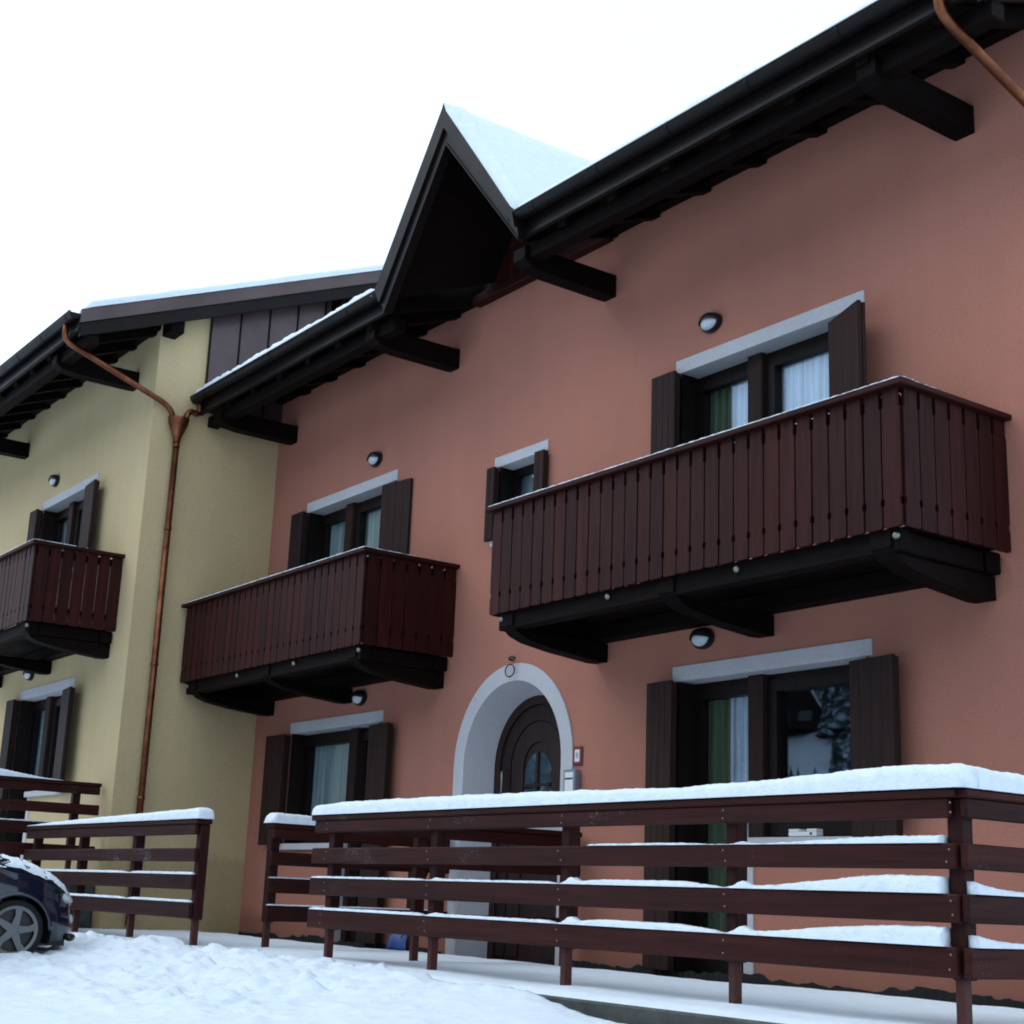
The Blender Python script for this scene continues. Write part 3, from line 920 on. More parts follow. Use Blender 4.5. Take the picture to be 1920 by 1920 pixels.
        for O0, O1, I0, I1 in (((ax, az), (-10.235, 6.62), (ax + 0.07, 7.80), (-10.15, 6.31)), ((ax, az), (-12.66, 6.62), (ax + 0.07, 7.80), (-12.48, 6.31))):
            def band(t0, t1, y0, y1, nm, mat):
                def L(p, q, t): return (p[0] + (q[0] - p[0]) * t, p[1] + (q[1] - p[1]) * t)
                pr = [L(O0, I0, t0), L(O1, I1, t0), L(O1, I1, t1), L(O0, I0, t1)]
                MB().prism(pr, 1, y0, y1).build(nm, mat, roof)
            band(0.0, 0.56, -1.318, -1.195, 'verge_board', M['gutter'])
            band(0.563, 0.94, -1.285, -1.193, 'verge_strip', M['gutter'])
            band(0.943, 1.0, -1.302, -1.275, 'verge_bead', M['gutter'])
        # timber infill above the wall
        MB().box(gl0 + 0.03, gl1 - 0.03, -0.13, -0.01, 6.755, 6.855, 0.008).build('gable_beam', M['slat_x'], roof)
        p = 0.142; x = fl + 0.06
        sl = (az - fz) / (frt - ax)
        while x < frt - 0.1:
            def top(xx): return az - 0.2 - sl * abs(xx - ax)
            za, zc = top(x + 0.003), top(x + p - 0.003)
            if min(za, zc) > 6.87:
                pr = [(x + 0.003, 6.857), (x + p - 0.003, 6.857), (x + p - 0.003, zc), (x + 0.003, za)]
                MB().prism(pr, 1, -0.07, -0.04).build('gable_plank', M['slat_z'], roof)
            x += p
        MB().prism([(fl + 0.1, 6.8), (frt - 0.1, 6.8), (ax, az - 0.25)], 1, -0.03, -0.012).build('gable_backing', M['dark_z'], roof)
        snow_gable(ax, az, frt, fz, fl)
        # closing boards where the eaves stop at the gable
        for xx in (gl0, gl1):
            pr = [(-1.12, 6.40), (0.0, soffit(0) - 0.14), (0.0, soffit(0)), (-1.12, soffit(-1.12))]
            MB().prism(pr, 0, xx - 0.02, xx + 0.02).build('eave_end_board', M['dark_y'], roof)
    return h

def snow_gable(ax, az, frt, fz, fl):
    for sgn, fx, nm in ((1, frt, 'right'), (-1, fl, 'left')):
        nu, nv = 60, 26
        us = np.linspace(0, 1, nu); ts = np.linspace(0.0, 1.0, nv)
        Ug, Tg = np.meshgrid(us, ts)
        Yg = -1.31 + Ug * (np.clip((az + (fz - az) * Tg - 6.64) / SL - 1.15 + 0.25, -1.1, 3.2) + 1.31)
        dx = fx - ax; dz = fz - az
        L = math.hypot(dx, dz); nx_, nz_ = -dz / L * sgn * (1 if sgn > 0 else 1), abs(dx) / L
        nx_ = abs(dz) / L * sgn
        ed = np.clip((Yg + 1.31) / 0.05, 0, 1) ** 0.5 * np.clip((1 - Tg) / 0.04, 0, 1) ** 0.5
        hgt = (0.075 + 0.03 * (fbm(Yg * 2.5, Tg * 4 + sgn, 3) - 0.4)) * ed + 0.003
        hgt = hgt * (0.72 + 0.28 * sstep(0.0, 0.12, Tg)) + 0.035 * np.exp(-((Yg + 1.17) / 0.07) ** 2) * ed * (0.6 + 0.8 * fbm(Tg * 9, Tg * 0 + sgn, 3))
        Xg = ax + dx * Tg + nx_ * hgt; Zg = az + dz * Tg + nz_ * hgt
        # the ridge stays closed
        Xg[0] = ax; Zg[0] = az + 0.05
        o = link('gable_snow', grid_mesh('gable_snow', Xg, Yg, Zg, M['snow_small']))
        tag(o, 'snow on the %s slope of the pointed gable over the door' % nm, 'snow', kind='stuff')

PINK = (0.0, 0.0, 0.0)
YEL = (-11.70, -1.78, 0.61)
pink = house_block('row_house', 'terracotta pink rendered row house with two timber balconies and pointed gable', M['pink'], PINK, True)
yellow = house_block('row_house', 'pale yellow rendered row house beyond the copper pipe, far left', M['yellow'], YEL, False)

# cladding panels on the yellow gable end, above the pink roof
y = 0.67
while y < 6.0:
    za, zc = roof_top(y) - 0.192, roof_top(y + 0.40) - 0.192
    if y + 0.4 > 5.575:
        break
    pr = [(y + 0.006, 5.85), (y + 0.394, 5.85), (y + 0.394, zc), (y + 0.006, za)]
    MB().prism(pr, 0, XR + 0.004, XR + 0.03).build('cladding_panel', M['panel'], yellow)
    MB().prism([(y - 0.012, 5.85), (y + 0.005, 5.85), (y + 0.005, za), (y - 0.012, za)], 0, XR + 0.002, XR + 0.045).build('panel_seam', M['gutter'], yellow)
    y += 0.412

# copper downpipes -----------------------------------------------------
def smooth_path(pts, r=0.12, n=5):
    pts = [Vector(p) for p in pts]
    out = [pts[0]]
    for i in range(1, len(pts) - 1):
        a, b, c = pts[i - 1], pts[i], pts[i + 1]
        d0 = min(r, (b - a).length * 0.45); d1 = min(r, (c - b).length * 0.45)
        p0 = b + (a - b).normalized() * d0; p1 = b + (c - b).normalized() * d1
        for k in range(n + 1):
            t = k / n
            out.append(p0.lerp(b, t).lerp(b.lerp(p1, t), t))
    out.append(pts[-1])
    return [p[:] for p in out]

def downpipe(h, to_ground, left_branch):
    hx, hy, hz = XR + 0.085, 0.31, 5.60
    mb = MB().tube(smooth_path([(XR + 0.05, -1.235, 6.54), (XR + 0.05, -1.235, 6.33), (hx - 0.01, 0.18, hz + 0.20), (hx, hy - 0.05, hz + 0.02)], 0.14), 0.037, 12)
    p = mb.build('downpipe', M['copper'], h, True)
    # hopper
    hop = MB()
    n = 20
    rr = [(0.135, 0.06), (0.142, 0.05), (0.135, 0.02), (0.128, -0.02), (0.055, -0.20), (0.048, -0.26)]
    vv = [(hx + 0.02 + a * 0.8 * math.cos(2 * math.pi * k / n), hy + a * math.sin(2 * math.pi * k / n), hz + b) for a, b in rr for k in range(n)]
    ff = [(j * n + k, j * n + (k + 1) % n, (j + 1) * n + (k + 1) % n, (j + 1) * n + k) for j in range(len(rr) - 1) for k in range(n)]
    ff.append(tuple(range(n)))
    hop.add(vv, ff).build('hopper', M['copper'], p, 50)
    MB().tube([(hx + 0.02, hy, hz - 0.22), (hx + 0.02, hy, to_ground)], 0.041, 14).build('pipe_shaft', M['copper'], p, True)
    for z in (hz - 0.32, 4.2, 2.5, 0.9):
        MB().tube([(hx + 0.02, hy, z), (hx + 0.02, hy, z + 0.035)], 0.048, 14).build('pipe_clip', M['copper'], p, True)
    if left_branch:
        # short swan neck from the neighbour's gutter (neighbour gutter end in this house's coordinates)
        gx_, gy_, gz_ = left_branch
        MB().tube(smooth_path([(gx_, gy_, gz_), (gx_, gy_, gz_ - 0.24), (hx + 0.03, hy + 0.13, hz + 0.20), (hx + 0.03, hy + 0.07, hz + 0.03)], 0.09), 0.038, 12).build('swan_neck', M['copper'], p, True)
    return p
downpipe(pink, 0.0, None)
downpipe(yellow, -0.55, (XL + 0.10 - YEL[0], -1.20 - YEL[1], 6.60 - YEL[2]))

# retaining wall under the yellow house's raised terrace
rw = MB().box(-23.5, -17.50, -4.75, -1.79, -0.5, 0.53, 0.02)
tag(rw.build('retaining_wall', M['concrete']), 'dark concrete retaining wall below the yellow house terrace', 'wall')
rx = np.arange(-23.4, -17.5, 0.08); ry = np.linspace(-4.72, -1.8, 30)
RX, RY = np.meshgrid(rx, ry)
RZ = 0.535 + 0.05 * fbm(RX * 1.5, RY * 1.5, 3)
tag(link('raised_terrace_snow', grid_mesh('raised_terrace_snow', RX, RY, RZ, M['snow'])), 'snow on the raised terrace of the yellow house', 'snow', kind='stuff')

# roof snow -------------------------------------------------------------
snow_sheet('roof_snow', XL + 0.10, -12.74, -1.306, 5.5, lambda y: np.maximum(roof_top(y), 6.624), 0.07, 'snow along the eave of the pink house left of the gable', PINK, 0.03, 1.0, 0.012)
snow_sheet('roof_snow', -10.22, XR + 0.30, -1.30, 5.5, lambda y: np.maximum(roof_top(y), 6.622), 0.058, 'snow along the eave of the pink house right of the gable', PINK, 0.04, 5.0, 0.012)
snow_sheet('roof_snow', XL - 1.9, XR + 0.32, -1.12, 5.5, lambda y: roof_top(y) + 0.03, 0.06, 'snow on the roof of the yellow house', YEL, 0.06, 9.0, 0.03)

BZ = [(0.255, 0.395), (0.505, 0.638), (0.752, 0.872)]      # three lower boards
def strip_snow(x0, x1, hfun, width, zb, along='x', off=0.0, seed=0.0, step=0.02, ends=(1, 1)):
    """rounded ridge of snow; returns verts/faces"""
    n = max(6, int((x1 - x0) / step)); ns = 11
    xs = np.linspace(x0, x1, n)
    hs = hfun(xs) * (0.91 + 0.18 * fbm(xs * 4 + seed, xs * 0 + seed, 4, 0.6))
    e = np.minimum(np.where(ends[0], (xs - x0) / 0.05, 1), np.where(ends[1], (x1 - xs) / 0.05, 1))
    e = np.sqrt(np.clip(e, 0.0, 1))
    hs = np.maximum(hs * (0.25 + 0.75 * e), 0.0015)
    vv = []
    for i in range(n):
        for j in range(ns):
            t = math.pi * j / (ns - 1)
            c, s = math.cos(t), math.sin(t)
            w = width / 2 * (0.90 + 0.10 * e[i]) + min(0.012, hs[i] * 0.2)
            py = -w * math.copysign(abs(c) ** 0.55, c) + random.uniform(-0.004, 0.004)
            pz = hs[i] * abs(s) ** 0.5 + random.uniform(-0.0032, 0.0032) * (0 < j < ns - 1)
            if along == 'x': vv.append((xs[i], off + py, zb + pz))
            else: vv.append((off + py, xs[i], zb + pz))
    ff = [(i * ns + j, i * ns + j + 1, (i + 1) * ns + j + 1, (i + 1) * ns + j) for i in range(n - 1) for j in range(ns - 1)]
    ff.append(tuple(range(ns))); ff.append(tuple((n - 1) * ns + j for j in range(ns))[::-1])
    return vv, ff

# verge snow of the yellow roof
def rake_snow():
    vv, ff = strip_snow(-1.10, 5.5, lambda q: q * 0 + 0.098, 0.18, 0.0, 'y', XR + 0.34 - 0.055, 41.0, 0.03)
    vv = [(x, y, z + roof_top(y) + 0.031) for x, y, z in vv]
    o = MB().add(vv, ff).build('verge_snow', M['snow_small'], None, True, YEL)
    tag(o, 'ridge of snow along the sloping verge of the yellow house', 'snow', kind='stuff')
rake_snow()

def screw(par, x, y, z):
    if 'screw' not in _cache:
        _cache['screw'] = MB().ellipsoid((0, 0, 0), 0.006, 0.004, 0.006, 8, 6).mesh('screw', M['screw'], True)
    link('screw', _cache['screw'], par, (x, y, z))

def fence_x(f, x0, x1, y, posts, z0=0.0, screws=False, jitter=True):
    """boards on the front (-y) of the posts, cap rail on top"""
    mats = M['fence_x']
    yb = y - 0.02
    L = x1 - x0; cxm = (x0 + x1) / 2
    for k, (a, b) in enumerate(BZ):
        j = random.uniform(-0.02, 0.02) if jitter else 0
        o = piece('board', L + j, 0.042, b - a, mats, f, cxm + (j / 2 if jitter else 0) - 0.0, yb, z0 + (a + b) / 2, 0.008)
        o.rotation_euler = (random.uniform(-0.01, 0.01), random.uniform(-0.0008, 0.0008), 0)
    piece('board', L - 0.05, 0.042, 0.095, mats, f, cxm, yb, z0 + 1.038, 0.008)
    piece('cap_rail', L + 0.04, 0.155, 0.044, mats, f, cxm, y + 0.025, z0 + 1.108, 0.008)
    for px in posts:
        post(f, px, y + 0.052, z0)
        if screws:
            for a, b in BZ + [(0.99, 1.085)]:
                for t in (0.27, 0.75):
                    screw(f, px + random.uniform(-0.02, 0.02), yb - 0.021, z0 + a + (b - a) * t)

def fence_y(f, x, y0, y1, posts, z0=0.0, side=1):
    """boards on the +x (side=1) or -x face of the posts"""
    xb = x + 0.02 * side
    L = y1 - y0; c = (y0 + y1) / 2
    for a, b in BZ:
        piece('board', 0.042, L, b - a, M['fence_y'], f, xb, c, z0 + (a + b) / 2, 0.008)
    piece('board', 0.042, L - 0.02, 0.095, M['fence_y'], f, xb, c, z0 + 1.038, 0.008)
    piece('cap_rail', 0.155, L, 0.044, M['fence_y'], f, x - 0.025 * side, c, z0 + 1.1075, 0.008)
    for py in posts:
        post(f, x - 0.052 * side, py, z0)

def post(f, x, y, z0):
    piece('post', 0.086, 0.092, 0.84, M['fence_z'], f, x, y, z0 + 0.665, 0.008)
    piece('post_foot', 0.05, 0.06, 0.42, M['foot'], f, x - 0.012, y, z0 + 0.04, 0.004)

def lin(xs, pts):
    return np.interp(xs, [p[0] for p in pts], [p[1] for p in pts])

# front fence of the right-hand terrace with its side and return
FY = -2.5
P1 = [-10.69, -9.20, -7.67, -6.17, -4.655]
f1 = thing('terrace_fence', 'long reddish brown board fence round the right terrace, thick snow on top', 'fence', (0, 0, 0))
fence_x(f1, -10.92, -4.625, FY, P1, 0.0, True)
fence_y(f1, -4.605, FY - 0.022, -0.06, [-1.25, -0.15], 0.0, 1)
fence_y(f1, -10.58, FY + 0.10, -0.06, [-1.69, -0.15], 0.0, 1)
s = MB()
cap = lambda xs: lin(xs, [(-10.95, 0.075), (-10.5, 0.10), (-8.6, 0.098), (-7.0, 0.082), (-6.6, 0.070), (-6.0, 0.085), (-5.3, 0.112), (-4.9, 0.122), (-4.5, 0.12)])
s.add(*strip_snow(-10.94, -4.55, cap, 0.155, 1.131, 'x', FY + 0.025, 3.0))
s.add(*strip_snow(FY + 0.06, -0.1, lambda q: lin(q, [(-2.5, 0.118), (-1.5, 0.08), (0, 0.05)]), 0.15, 1.130, 'y', -4.63, 8.0, 0.02, (0, 1)))
s.add(*strip_snow(FY + 0.14, -0.1, lambda q: q * 0 + 0.05, 0.145, 1.130, 'y', -10.605, 4.0))
def board_drift(q, amp, base):
    # thin snow, scoured beside the posts, drifted against the corner
    h = q * 0 + base
    h = h + amp * 0.068 * sstep(-6.1, -4.95, q)
    h = h + amp * 0.020 * sstep(-7.6, -7.2, q) * (1 - sstep(-6.6, -6.25, q))
    for p in P1[1:-1]:
        h = h * (1 - 0.85 * np.exp(-((q - p + 0.02) / 0.07) ** 2)) + amp * (0.028 if p > -8 else 0.008) * np.exp(-((q - p - 0.12) / 0.05) ** 2)
    return h
for k, (a, b) in enumerate(BZ):
    amp, base = ((1.0, 0.018), (1.0, 0.013), (0.5, 0.002))[k]
    st = -10.9 if k < 2 else -7.4
    s.add(*strip_snow(st, -4.70, lambda q: board_drift(q, amp, base), 0.055, b + 0.001, 'x', FY - 0.014, 2.0 + k, 0.02, (1, 0)))
    if k < 2:
        s.add(*strip_snow(FY + 0.03, -0.2, lambda q: 0.012 + 0.05 * np.exp(-(q - FY) / 0.25), 0.05, b + 0.001, 'y', -4.59, 6.0 + k, 0.02, (0, 1)))
tag(s.build('fence_snow', M['snow_small'], None, True), 'thick snow lying along the rails of the right terrace fence', 'snow', kind='stuff')

# left-hand terrace: front fence
f2 = thing('terrace_fence', 'short board fence with sloping snow cap behind the dark blue car', 'fence')
Y2 = -2.66
fence_x(f2, -17.44, -12.80, Y2, [-12.85, -14.32, -15.80, -17.25])
s = MB()
s.add(*strip_snow(-17.42, -12.75, lambda q: lin(q, [(-17.42, 0.006), (-16.6, 0.035), (-15.2, 0.062), (-13.6, 0.085), (-12.7, 0.10)]), 0.155, 1.131, 'x', Y2 + 0.025, 13.0))
for k, (a, b) in enumerate(BZ[:2]):
    s.add(*strip_snow(-17.4, -12.84, lambda q: 0.020 * (1 - 0.8 * np.exp(-((q + 14.32) / 0.1) ** 2)), 0.045, b + 0.001, 'x', Y2 - 0.018, 15.0 + k))
tag(s.build('fence_snow', M['snow_small'], None, True), 'snow along the short fence behind the car', 'snow', kind='stuff')

# left-hand terrace: fence between terrace and entrance
f3 = thing('terrace_fence', 'dark fence running to the wall between left terrace and arched door', 'fence')
fence_y(f3, -12.65, -2.03, -0.06, [-1.97, -0.42], 0.0, 1)
s = MB()
s.add(*strip_snow(-2.06, -0.08, lambda q: lin(q, [(-2.06, 0.10), (-1.0, 0.07), (0, 0.04)]), 0.155, 1.130, 'y', -12.675, 21.0))
s.add(*strip_snow(-2.03, -0.1, lambda q: q * 0 + 0.010, 0.04, 0.396, 'y', -12.63, 22.0))
s.add(*strip_snow(-2.03, -0.1, lambda q: q * 0 + 0.008, 0.04, 0.639, 'y', -12.63, 23.0))
tag(s.build('fence_snow', M['snow_small'], None, True), 'snow on the fence between left terrace and door', 'snow', kind='stuff')

# raised terrace of the yellow house
f4 = thing('terrace_fence', 'dark fence on the raised terrace of the yellow house, far left', 'fence')
fence_y(f4, -17.56, -4.6, -1.83, [-2.10, -3.30, -4.50], 0.555, 1)
s = MB()
s.add(*strip_snow(-4.6, -2.3, lambda q: lin(q, [(-4.6, 0.12), (-3.1, 0.09), (-2.8, 0.05), (-2.5, 0.012), (-2.3, 0.003)]), 0.155, 0.555 + 1.130, 'y', -17.585, 31.0))
s.add(*strip_snow(-4.6, -1.9, lambda q: q * 0 + 0.012, 0.04, 0.555 + 0.639, 'y', -17.54, 32.0))
tag(s.build('fence_snow', M['snow_small'], None, True), 'snow on the fence of the raised terrace', 'snow', kind='stuff')

# thin snow lines on the balcony rails
for (x0, x1, loc, lb) in ((-10.65, -5.98, PINK, 'dusting of snow on the rail of the large right balcony'), (-17.2, -12.78, PINK, 'dusting of snow on the rail of the left pink balcony'), (-10.65, -5.98, YEL, 'dusting of snow on the rail of the yellow house balcony')):
    s = MB()
    s.add(*strip_snow(x0, x1, lambda q: q * 0 + 0.011, 0.135, 3.9205, 'x', -1.095, x0, 0.03))
    s.add(*strip_snow(-1.02, -0.05, lambda q: 0.008 * (1 - sstep(-0.8, -0.3, q)), 0.12, 3.9205, 'y', x1 - 0.075, 2.0, 0.03, (0, 1)))
    tag(s.build('rail_snow', M['snow_small'], None, True, loc), lb, 'snow', kind='stuff')

# ------------------------------------------------------------------ small things on the wall
sg = thing('house_sign', 'small red framed house number plate right of the arched door', 'sign', (-10.69, 0, 1.815))
MB().box(-0.062, 0.062, -0.018, -0.002, -0.085, 0.085, 0.006).build('plate_frame', M['red'], sg)
MB().box(-0.036, 0.036, -0.022, -0.0185, -0.055, 0.055, 0.002).build('plate', M['signwhite'], sg)
tc = bpy.data.curves.new('numeral', 'FONT'); tc.body = '8'; tc.size = 0.075; tc.align_x = 'CENTER'; tc.align_y = 'CENTER'; tc.extrude = 0.001
to = bpy.data.objects.new('tmp_text', tc); col.objects.link(to)
bpy.context.view_layer.update()
tm = bpy.data.meshes.new_from_object(to.evaluated_get(bpy.context.evaluated_depsgraph_get()))
bpy.data.objects.remove(to)
tm.materials.append(M['boxmetal'])
num = link('numeral', tm, sg, (0, -0.0235, 0)); num.rotation_euler = (R(90), 0, 0)

bxo = thing('letterbox', 'blue grey metal letterbox on the wall below the red plate', 'letterbox', (-10.735, 0, 1.54))
MB().box(-0.085, 0.085, -0.075, -0.002, -0.14, 0.15, 0.008).build('box_body', M['boxmetal'], bxo)
MB().box(-0.052, 0.070, -0.080, -0.0755, -0.12, 0.125, 0.002).build('box_door', M['whiteplastic'], bxo)
MB().box(-0.045, 0.063, -0.083, -0.0805, 0.06, 0.075).build('slot', M['black'], bxo)

wr = []
for k in range(26):
    t = -0.6 + 6.0 * k / 25
    wr.append((-11.745 + 0.075 * math.cos(t + 1.7), -0.05, 2.69 + 0.06 * math.sin(t + 1.7)))
ring = MB().tube(wr, 0.007, 6).tube(smooth_path([(-11.76, -0.0, 2.80), (-11.76, -0.06, 2.80), (-11.70, -0.07, 2.825), (-11.66, -0.05, 2.80)], 0.03, 4), 0.012, 6)
tag(ring.build('wire_loop', M['black'], None, True), 'loop of dark wire hanging on a hook above the arched door', 'wire')

sb = thing('window_box', 'white plastic box on the sill of the right ground floor window', 'box', (-7.93, -0.02, 1.072))
MB().box(-0.14, 0.14, -0.03, 0.05, 0.0, 0.035, 0.005).box(-0.14, -0.03, -0.028, 0.048, 0.036, 0.055, 0.004).box(0.04, 0.14, -0.028, 0.048, 0.036, 0.055, 0.004).build('casing', M['whiteplastic'], sb)
MB().box(0.08, 0.10, -0.034, -0.0305, 0.012, 0.028).build('switch', M['black'], sb)

# snow shovel leaning beside the arch
sv = thing('snow_shovel', 'blue bladed snow shovel with red grip leaning left of the door', 'shovel', (-12.86, -0.45, 0.0))
nb = 9
vv = []
for j in range(7):
    for i in range(nb):
        u = (i / (nb - 1) - 0.5); w = j / 6
        vv.append((0.36 * u * (1 - 0.35 * w), 0.10 * w - 0.28 * u * u * 0.5 - 0.03 * math.sin(w * 3.1), 0.0 + 0.25 * w))
ff = [(j * nb + i, j * nb + i + 1, (j + 1) * nb + i + 1, (j + 1) * nb + i) for j in range(6) for i in range(nb - 1)]
bl = MB().add(vv, ff).build('blade', M['blueplastic'], sv, True)
md = bl.modifiers.new('thick', 'SOLIDIFY'); md.thickness = 0.008
MB().tube([(0, 0.03, 0.12), (0, 0.40, 1.05)], 0.014, 8).build('shaft', M['dark_z'], sv, True)
MB().tube([(-0.06, 0.41, 1.09), (0.06, 0.41, 1.09)], 0.016, 8).tube([(0, 0.39, 1.0), (0, 0.41, 1.09)], 0.018, 8).build('grip', M['red'], sv, True)

# ------------------------------------------------------------------ the parked car
car = thing('parked_car', 'dark blue hatchback dusted with snow, only its nose in view', 'car', (-12.80 - 0.70, -4.24, -0.145), R(88))
car.scale = (0.92, 0.92, 0.92)
# own axes: +x forward, +y left, z up; front axle at x=0, ground z=0
TOP = [(-3.30, 0.62), (-3.27, 0.95), (-3.10, 1.10), (-2.75, 1.40), (-2.2, 1.47), (-1.5, 1.46), (-1.0, 1.34), (-0.42, 0.99), (-0.25, 0.955), (0.15, 0.885), (0.45, 0.80), (0.62, 0.72), (0.74, 0.62), (0.80, 0.50), (0.82, 0.42)]
WID = [(-3.30, 0.70), (-3.1, 0.79), (-2.5, 0.845), (-1.0, 0.86), (0.0, 0.845), (0.3, 0.82), (0.52, 0.755), (0.68, 0.66), (0.78, 0.53), (0.82, 0.40)]
TOP = [(x * 0.80 if x > 0 else x, z) for x, z in TOP]
WID = [(x * 0.80 if x > 0 else x, w) for x, w in WID]
nst, ncs = 190, 46
xs_c = np.linspace(-3.30, 0.656, nst)
body_v = np.zeros((nst, ncs, 3))
for i, x in enumerate(xs_c):
    zt_ = float(np.interp(x, [p[0] for p in TOP], [p[1] for p in TOP])); w = float(np.interp(x, [p[0] for p in WID], [p[1] for p in WID]))
    z_b = 0.20 + 0.06 * max(0, x - 0.3)
    belt = min(0.90, zt_ - (0.045 + 0.10 * float(sstep(-0.6, 0.0, np.array(x)))))
    cab = float(sstep(-0.3, -0.9, np.array(x)) * sstep(-3.25, -2.9, np.array(x)))
    for j in range(ncs):
        t = j / (ncs - 1)
        if t < 0.55:
            q = t / 0.55
            z = z_b + (belt - z_b) * q
            y = w * (0.955 + 0.045 * math.sin(math.pi * min(1, q * 1.25)) - 0.05 * max(0, q - 0.8) / 0.2 * (1 - cab))
        else:
            q = (t - 0.55) / 0.45
            yb_ = w * (0.955 + 0.045 * math.sin(math.pi) - 0.05 * (1 - cab))
            th = q * math.pi / 2
            if cab > 0.5:
                yy = yb_ * (1 - 0.24 * min(1, q * 1.9)) if q < 0.53 else yb_ * 0.76 * (1 - (q - 0.53) / 0.47)
                z = belt + (zt_ - 0.03 - belt) * min(1, q / 0.53) + 0.03 * max(0, (q - 0.53) / 0.47)
                y = yy
            else:
                y = yb_ * math.cos(th) ** 0.75
                z = belt + (zt_ - belt) * math.sin(th) ** 0.8
        body_v[i, j] = (x, y, z)
WX = (0.0, -2.48)
ARCH = 0.322
def body_part(keep):
    mb = MB()
    for s_ in (1, -1):
        vv = body_v.copy().reshape(-1, 3); vv[:, 1] *= s_
        ff = []
        for i in range(nst - 1):
            for j in range(ncs - 1):
                c = (body_v[i, j] + body_v[i + 1, j + 1]) / 2
                if keep(c, j):
                    a = i * ncs + j
                    ff.append((a, a + 1, a + ncs + 1, a + ncs))
        mb.add(vv, ff)
    return mb
def in_arch(c): return any((c[0] - wx) ** 2 + (c[2] - 0.295) ** 2 < ARCH ** 2 and abs(c[1]) > 0.5 for wx in WX)
def is_glass(c, j):
    t = j / (ncs - 1); q = (t - 0.55) / 0.45
    side = 0.04 < q < 0.48 and -2.75 < c[0] < -0.75
    front = q > 0.6 and (-0.98 < c[0] < -0.46 or -3.08 < c[0] < -2.8)
    return side or front
body = body_part(lambda c, j: not in_arch(c) and not is_glass(c, j)).build('body', M['paint'], car, 50)
body_part(lambda c, j: is_glass(c, j)).build('window', M['carglass'], car, 50)
MB().box(-3.2, 0.54, -0.60, 0.60, 0.16, 0.42).build('underbody', M['black'], car)
for wx in WX:
    for s_ in (1, -1):
        # wheel well lining and arch lip
        n = 26
        ang = np.linspace(-0.35, math.pi + 0.35, n)
        vv = []
        for yy in (0.50 * s_, 0.845 * s_):
            vv += [(wx + ARCH * 1.03 * math.cos(t), yy, 0.295 + ARCH * 1.03 * math.sin(t)) for t in ang]
        MB().add(vv, [(i, i + 1, n + i + 1, n + i) for i in range(n - 1)]).build('wheel_well', M['black'], car)
        wr_ = np.interp(wx, [p[0] for p in WID], [p[1] for p in WID])
        MB().tube([(wx + (ARCH - 0.004) * math.cos(t), (wr_ - 0.012) * s_, 0.295 + (ARCH - 0.004) * math.sin(t)) for t in np.linspace(0.02, math.pi - 0.02, 30)], 0.02, 6).build('arch_lip', M['paint'], car, True)
def wheel_meshes():
    r, rw_ = 0.295, 0.10
    prof = [(0.205, -0.085), (0.245, -0.098), (0.262, -0.085), (0.268, -0.05), (0.268, 0.05), (0.262, 0.085), (0.245, 0.098), (0.205, 0.085)]
    n = 40
    vv = [(a * math.cos(2 * math.pi * k / n), b, a * math.sin(2 * math.pi * k / n)) for a, b in prof for k in range(n)]
    m_ = len(prof)
    ff = [(j * n + k, j * n + (k + 1) % n, ((j + 1) % m_) * n + (k + 1) % n, ((j + 1) % m_) * n + k) for j in range(m_) for k in range(n)]
    tyre = MB().add(vv, ff).mesh('tyre', M['rubber'], 35)
    # rim: outer hoop and five split spokes, drawn for the -y side
    rim = MB()
    pr = [(0.214, -0.088), (0.214, -0.078), (0.186, -0.070), (0.186, -0.082)]
    vv = [(a * math.cos(2 * math.pi * k / n), b, a * math.sin(2 * math.pi * k / n)) for a, b in pr for k in range(n)]
    rim.add(vv, [(j * n + k, j * n + (k + 1) % n, ((j + 1) % 4) * n + (k + 1) % n, ((j + 1) % 4) * n + k) for j in range(4) for k in range(n)])
    rim.add(*disc(0.062, -0.075, -0.045, 24))
    for q in range(5):
        a = 2 * math.pi * q / 5 + 0.45
        ca, sa = math.cos(a), math.sin(a)
        pts = [(0.04, -0.036), (0.195, -0.026), (0.205, 0.046), (0.13, 0.02), (0.04, 0.036)]
        vv = [(u * ca - v * sa, yy, u * sa + v * ca) for yy in (-0.080, -0.050) for u, v in pts]
        k = len(pts)
        rim.add(vv, [tuple(range(k)), tuple(range(k, 2 * k))[::-1]] + [(i, (i + 1) % k, k + (i + 1) % k, k + i) for i in range(k)])
    rim_m = rim.mesh('rim', M['alloy'], 30)
    hub = MB().add(*disc(0.19, -0.03, 0.05, 24)).mesh('brake_disc', M['black'])
    return tyre, rim_m, hub
def disc(r, y0, y1, n):
    vv = [(r * math.cos(2 * math.pi * k / n), y, r * math.sin(2 * math.pi * k / n)) for y in (y0, y1) for k in range(n)]
    return vv, [tuple(range(n)), tuple(range(n, 2 * n))[::-1]] + [(k, (k + 1) % n, n + (k + 1) % n, n + k) for k in range(n)]
tyre_m, rim_m, hub_m = wheel_meshes()
for wx in WX:
    for s_ in (-1, 1):
        wh = link('wheel', hub_m, car, (wx, s_ * 0.74, 0.295))
        wh.rotation_euler = (0, random.uniform(0, 1.2), 0 if s_ < 0 else math.pi)
        link('tyre', tyre_m, wh); link('rim', rim_m, wh)
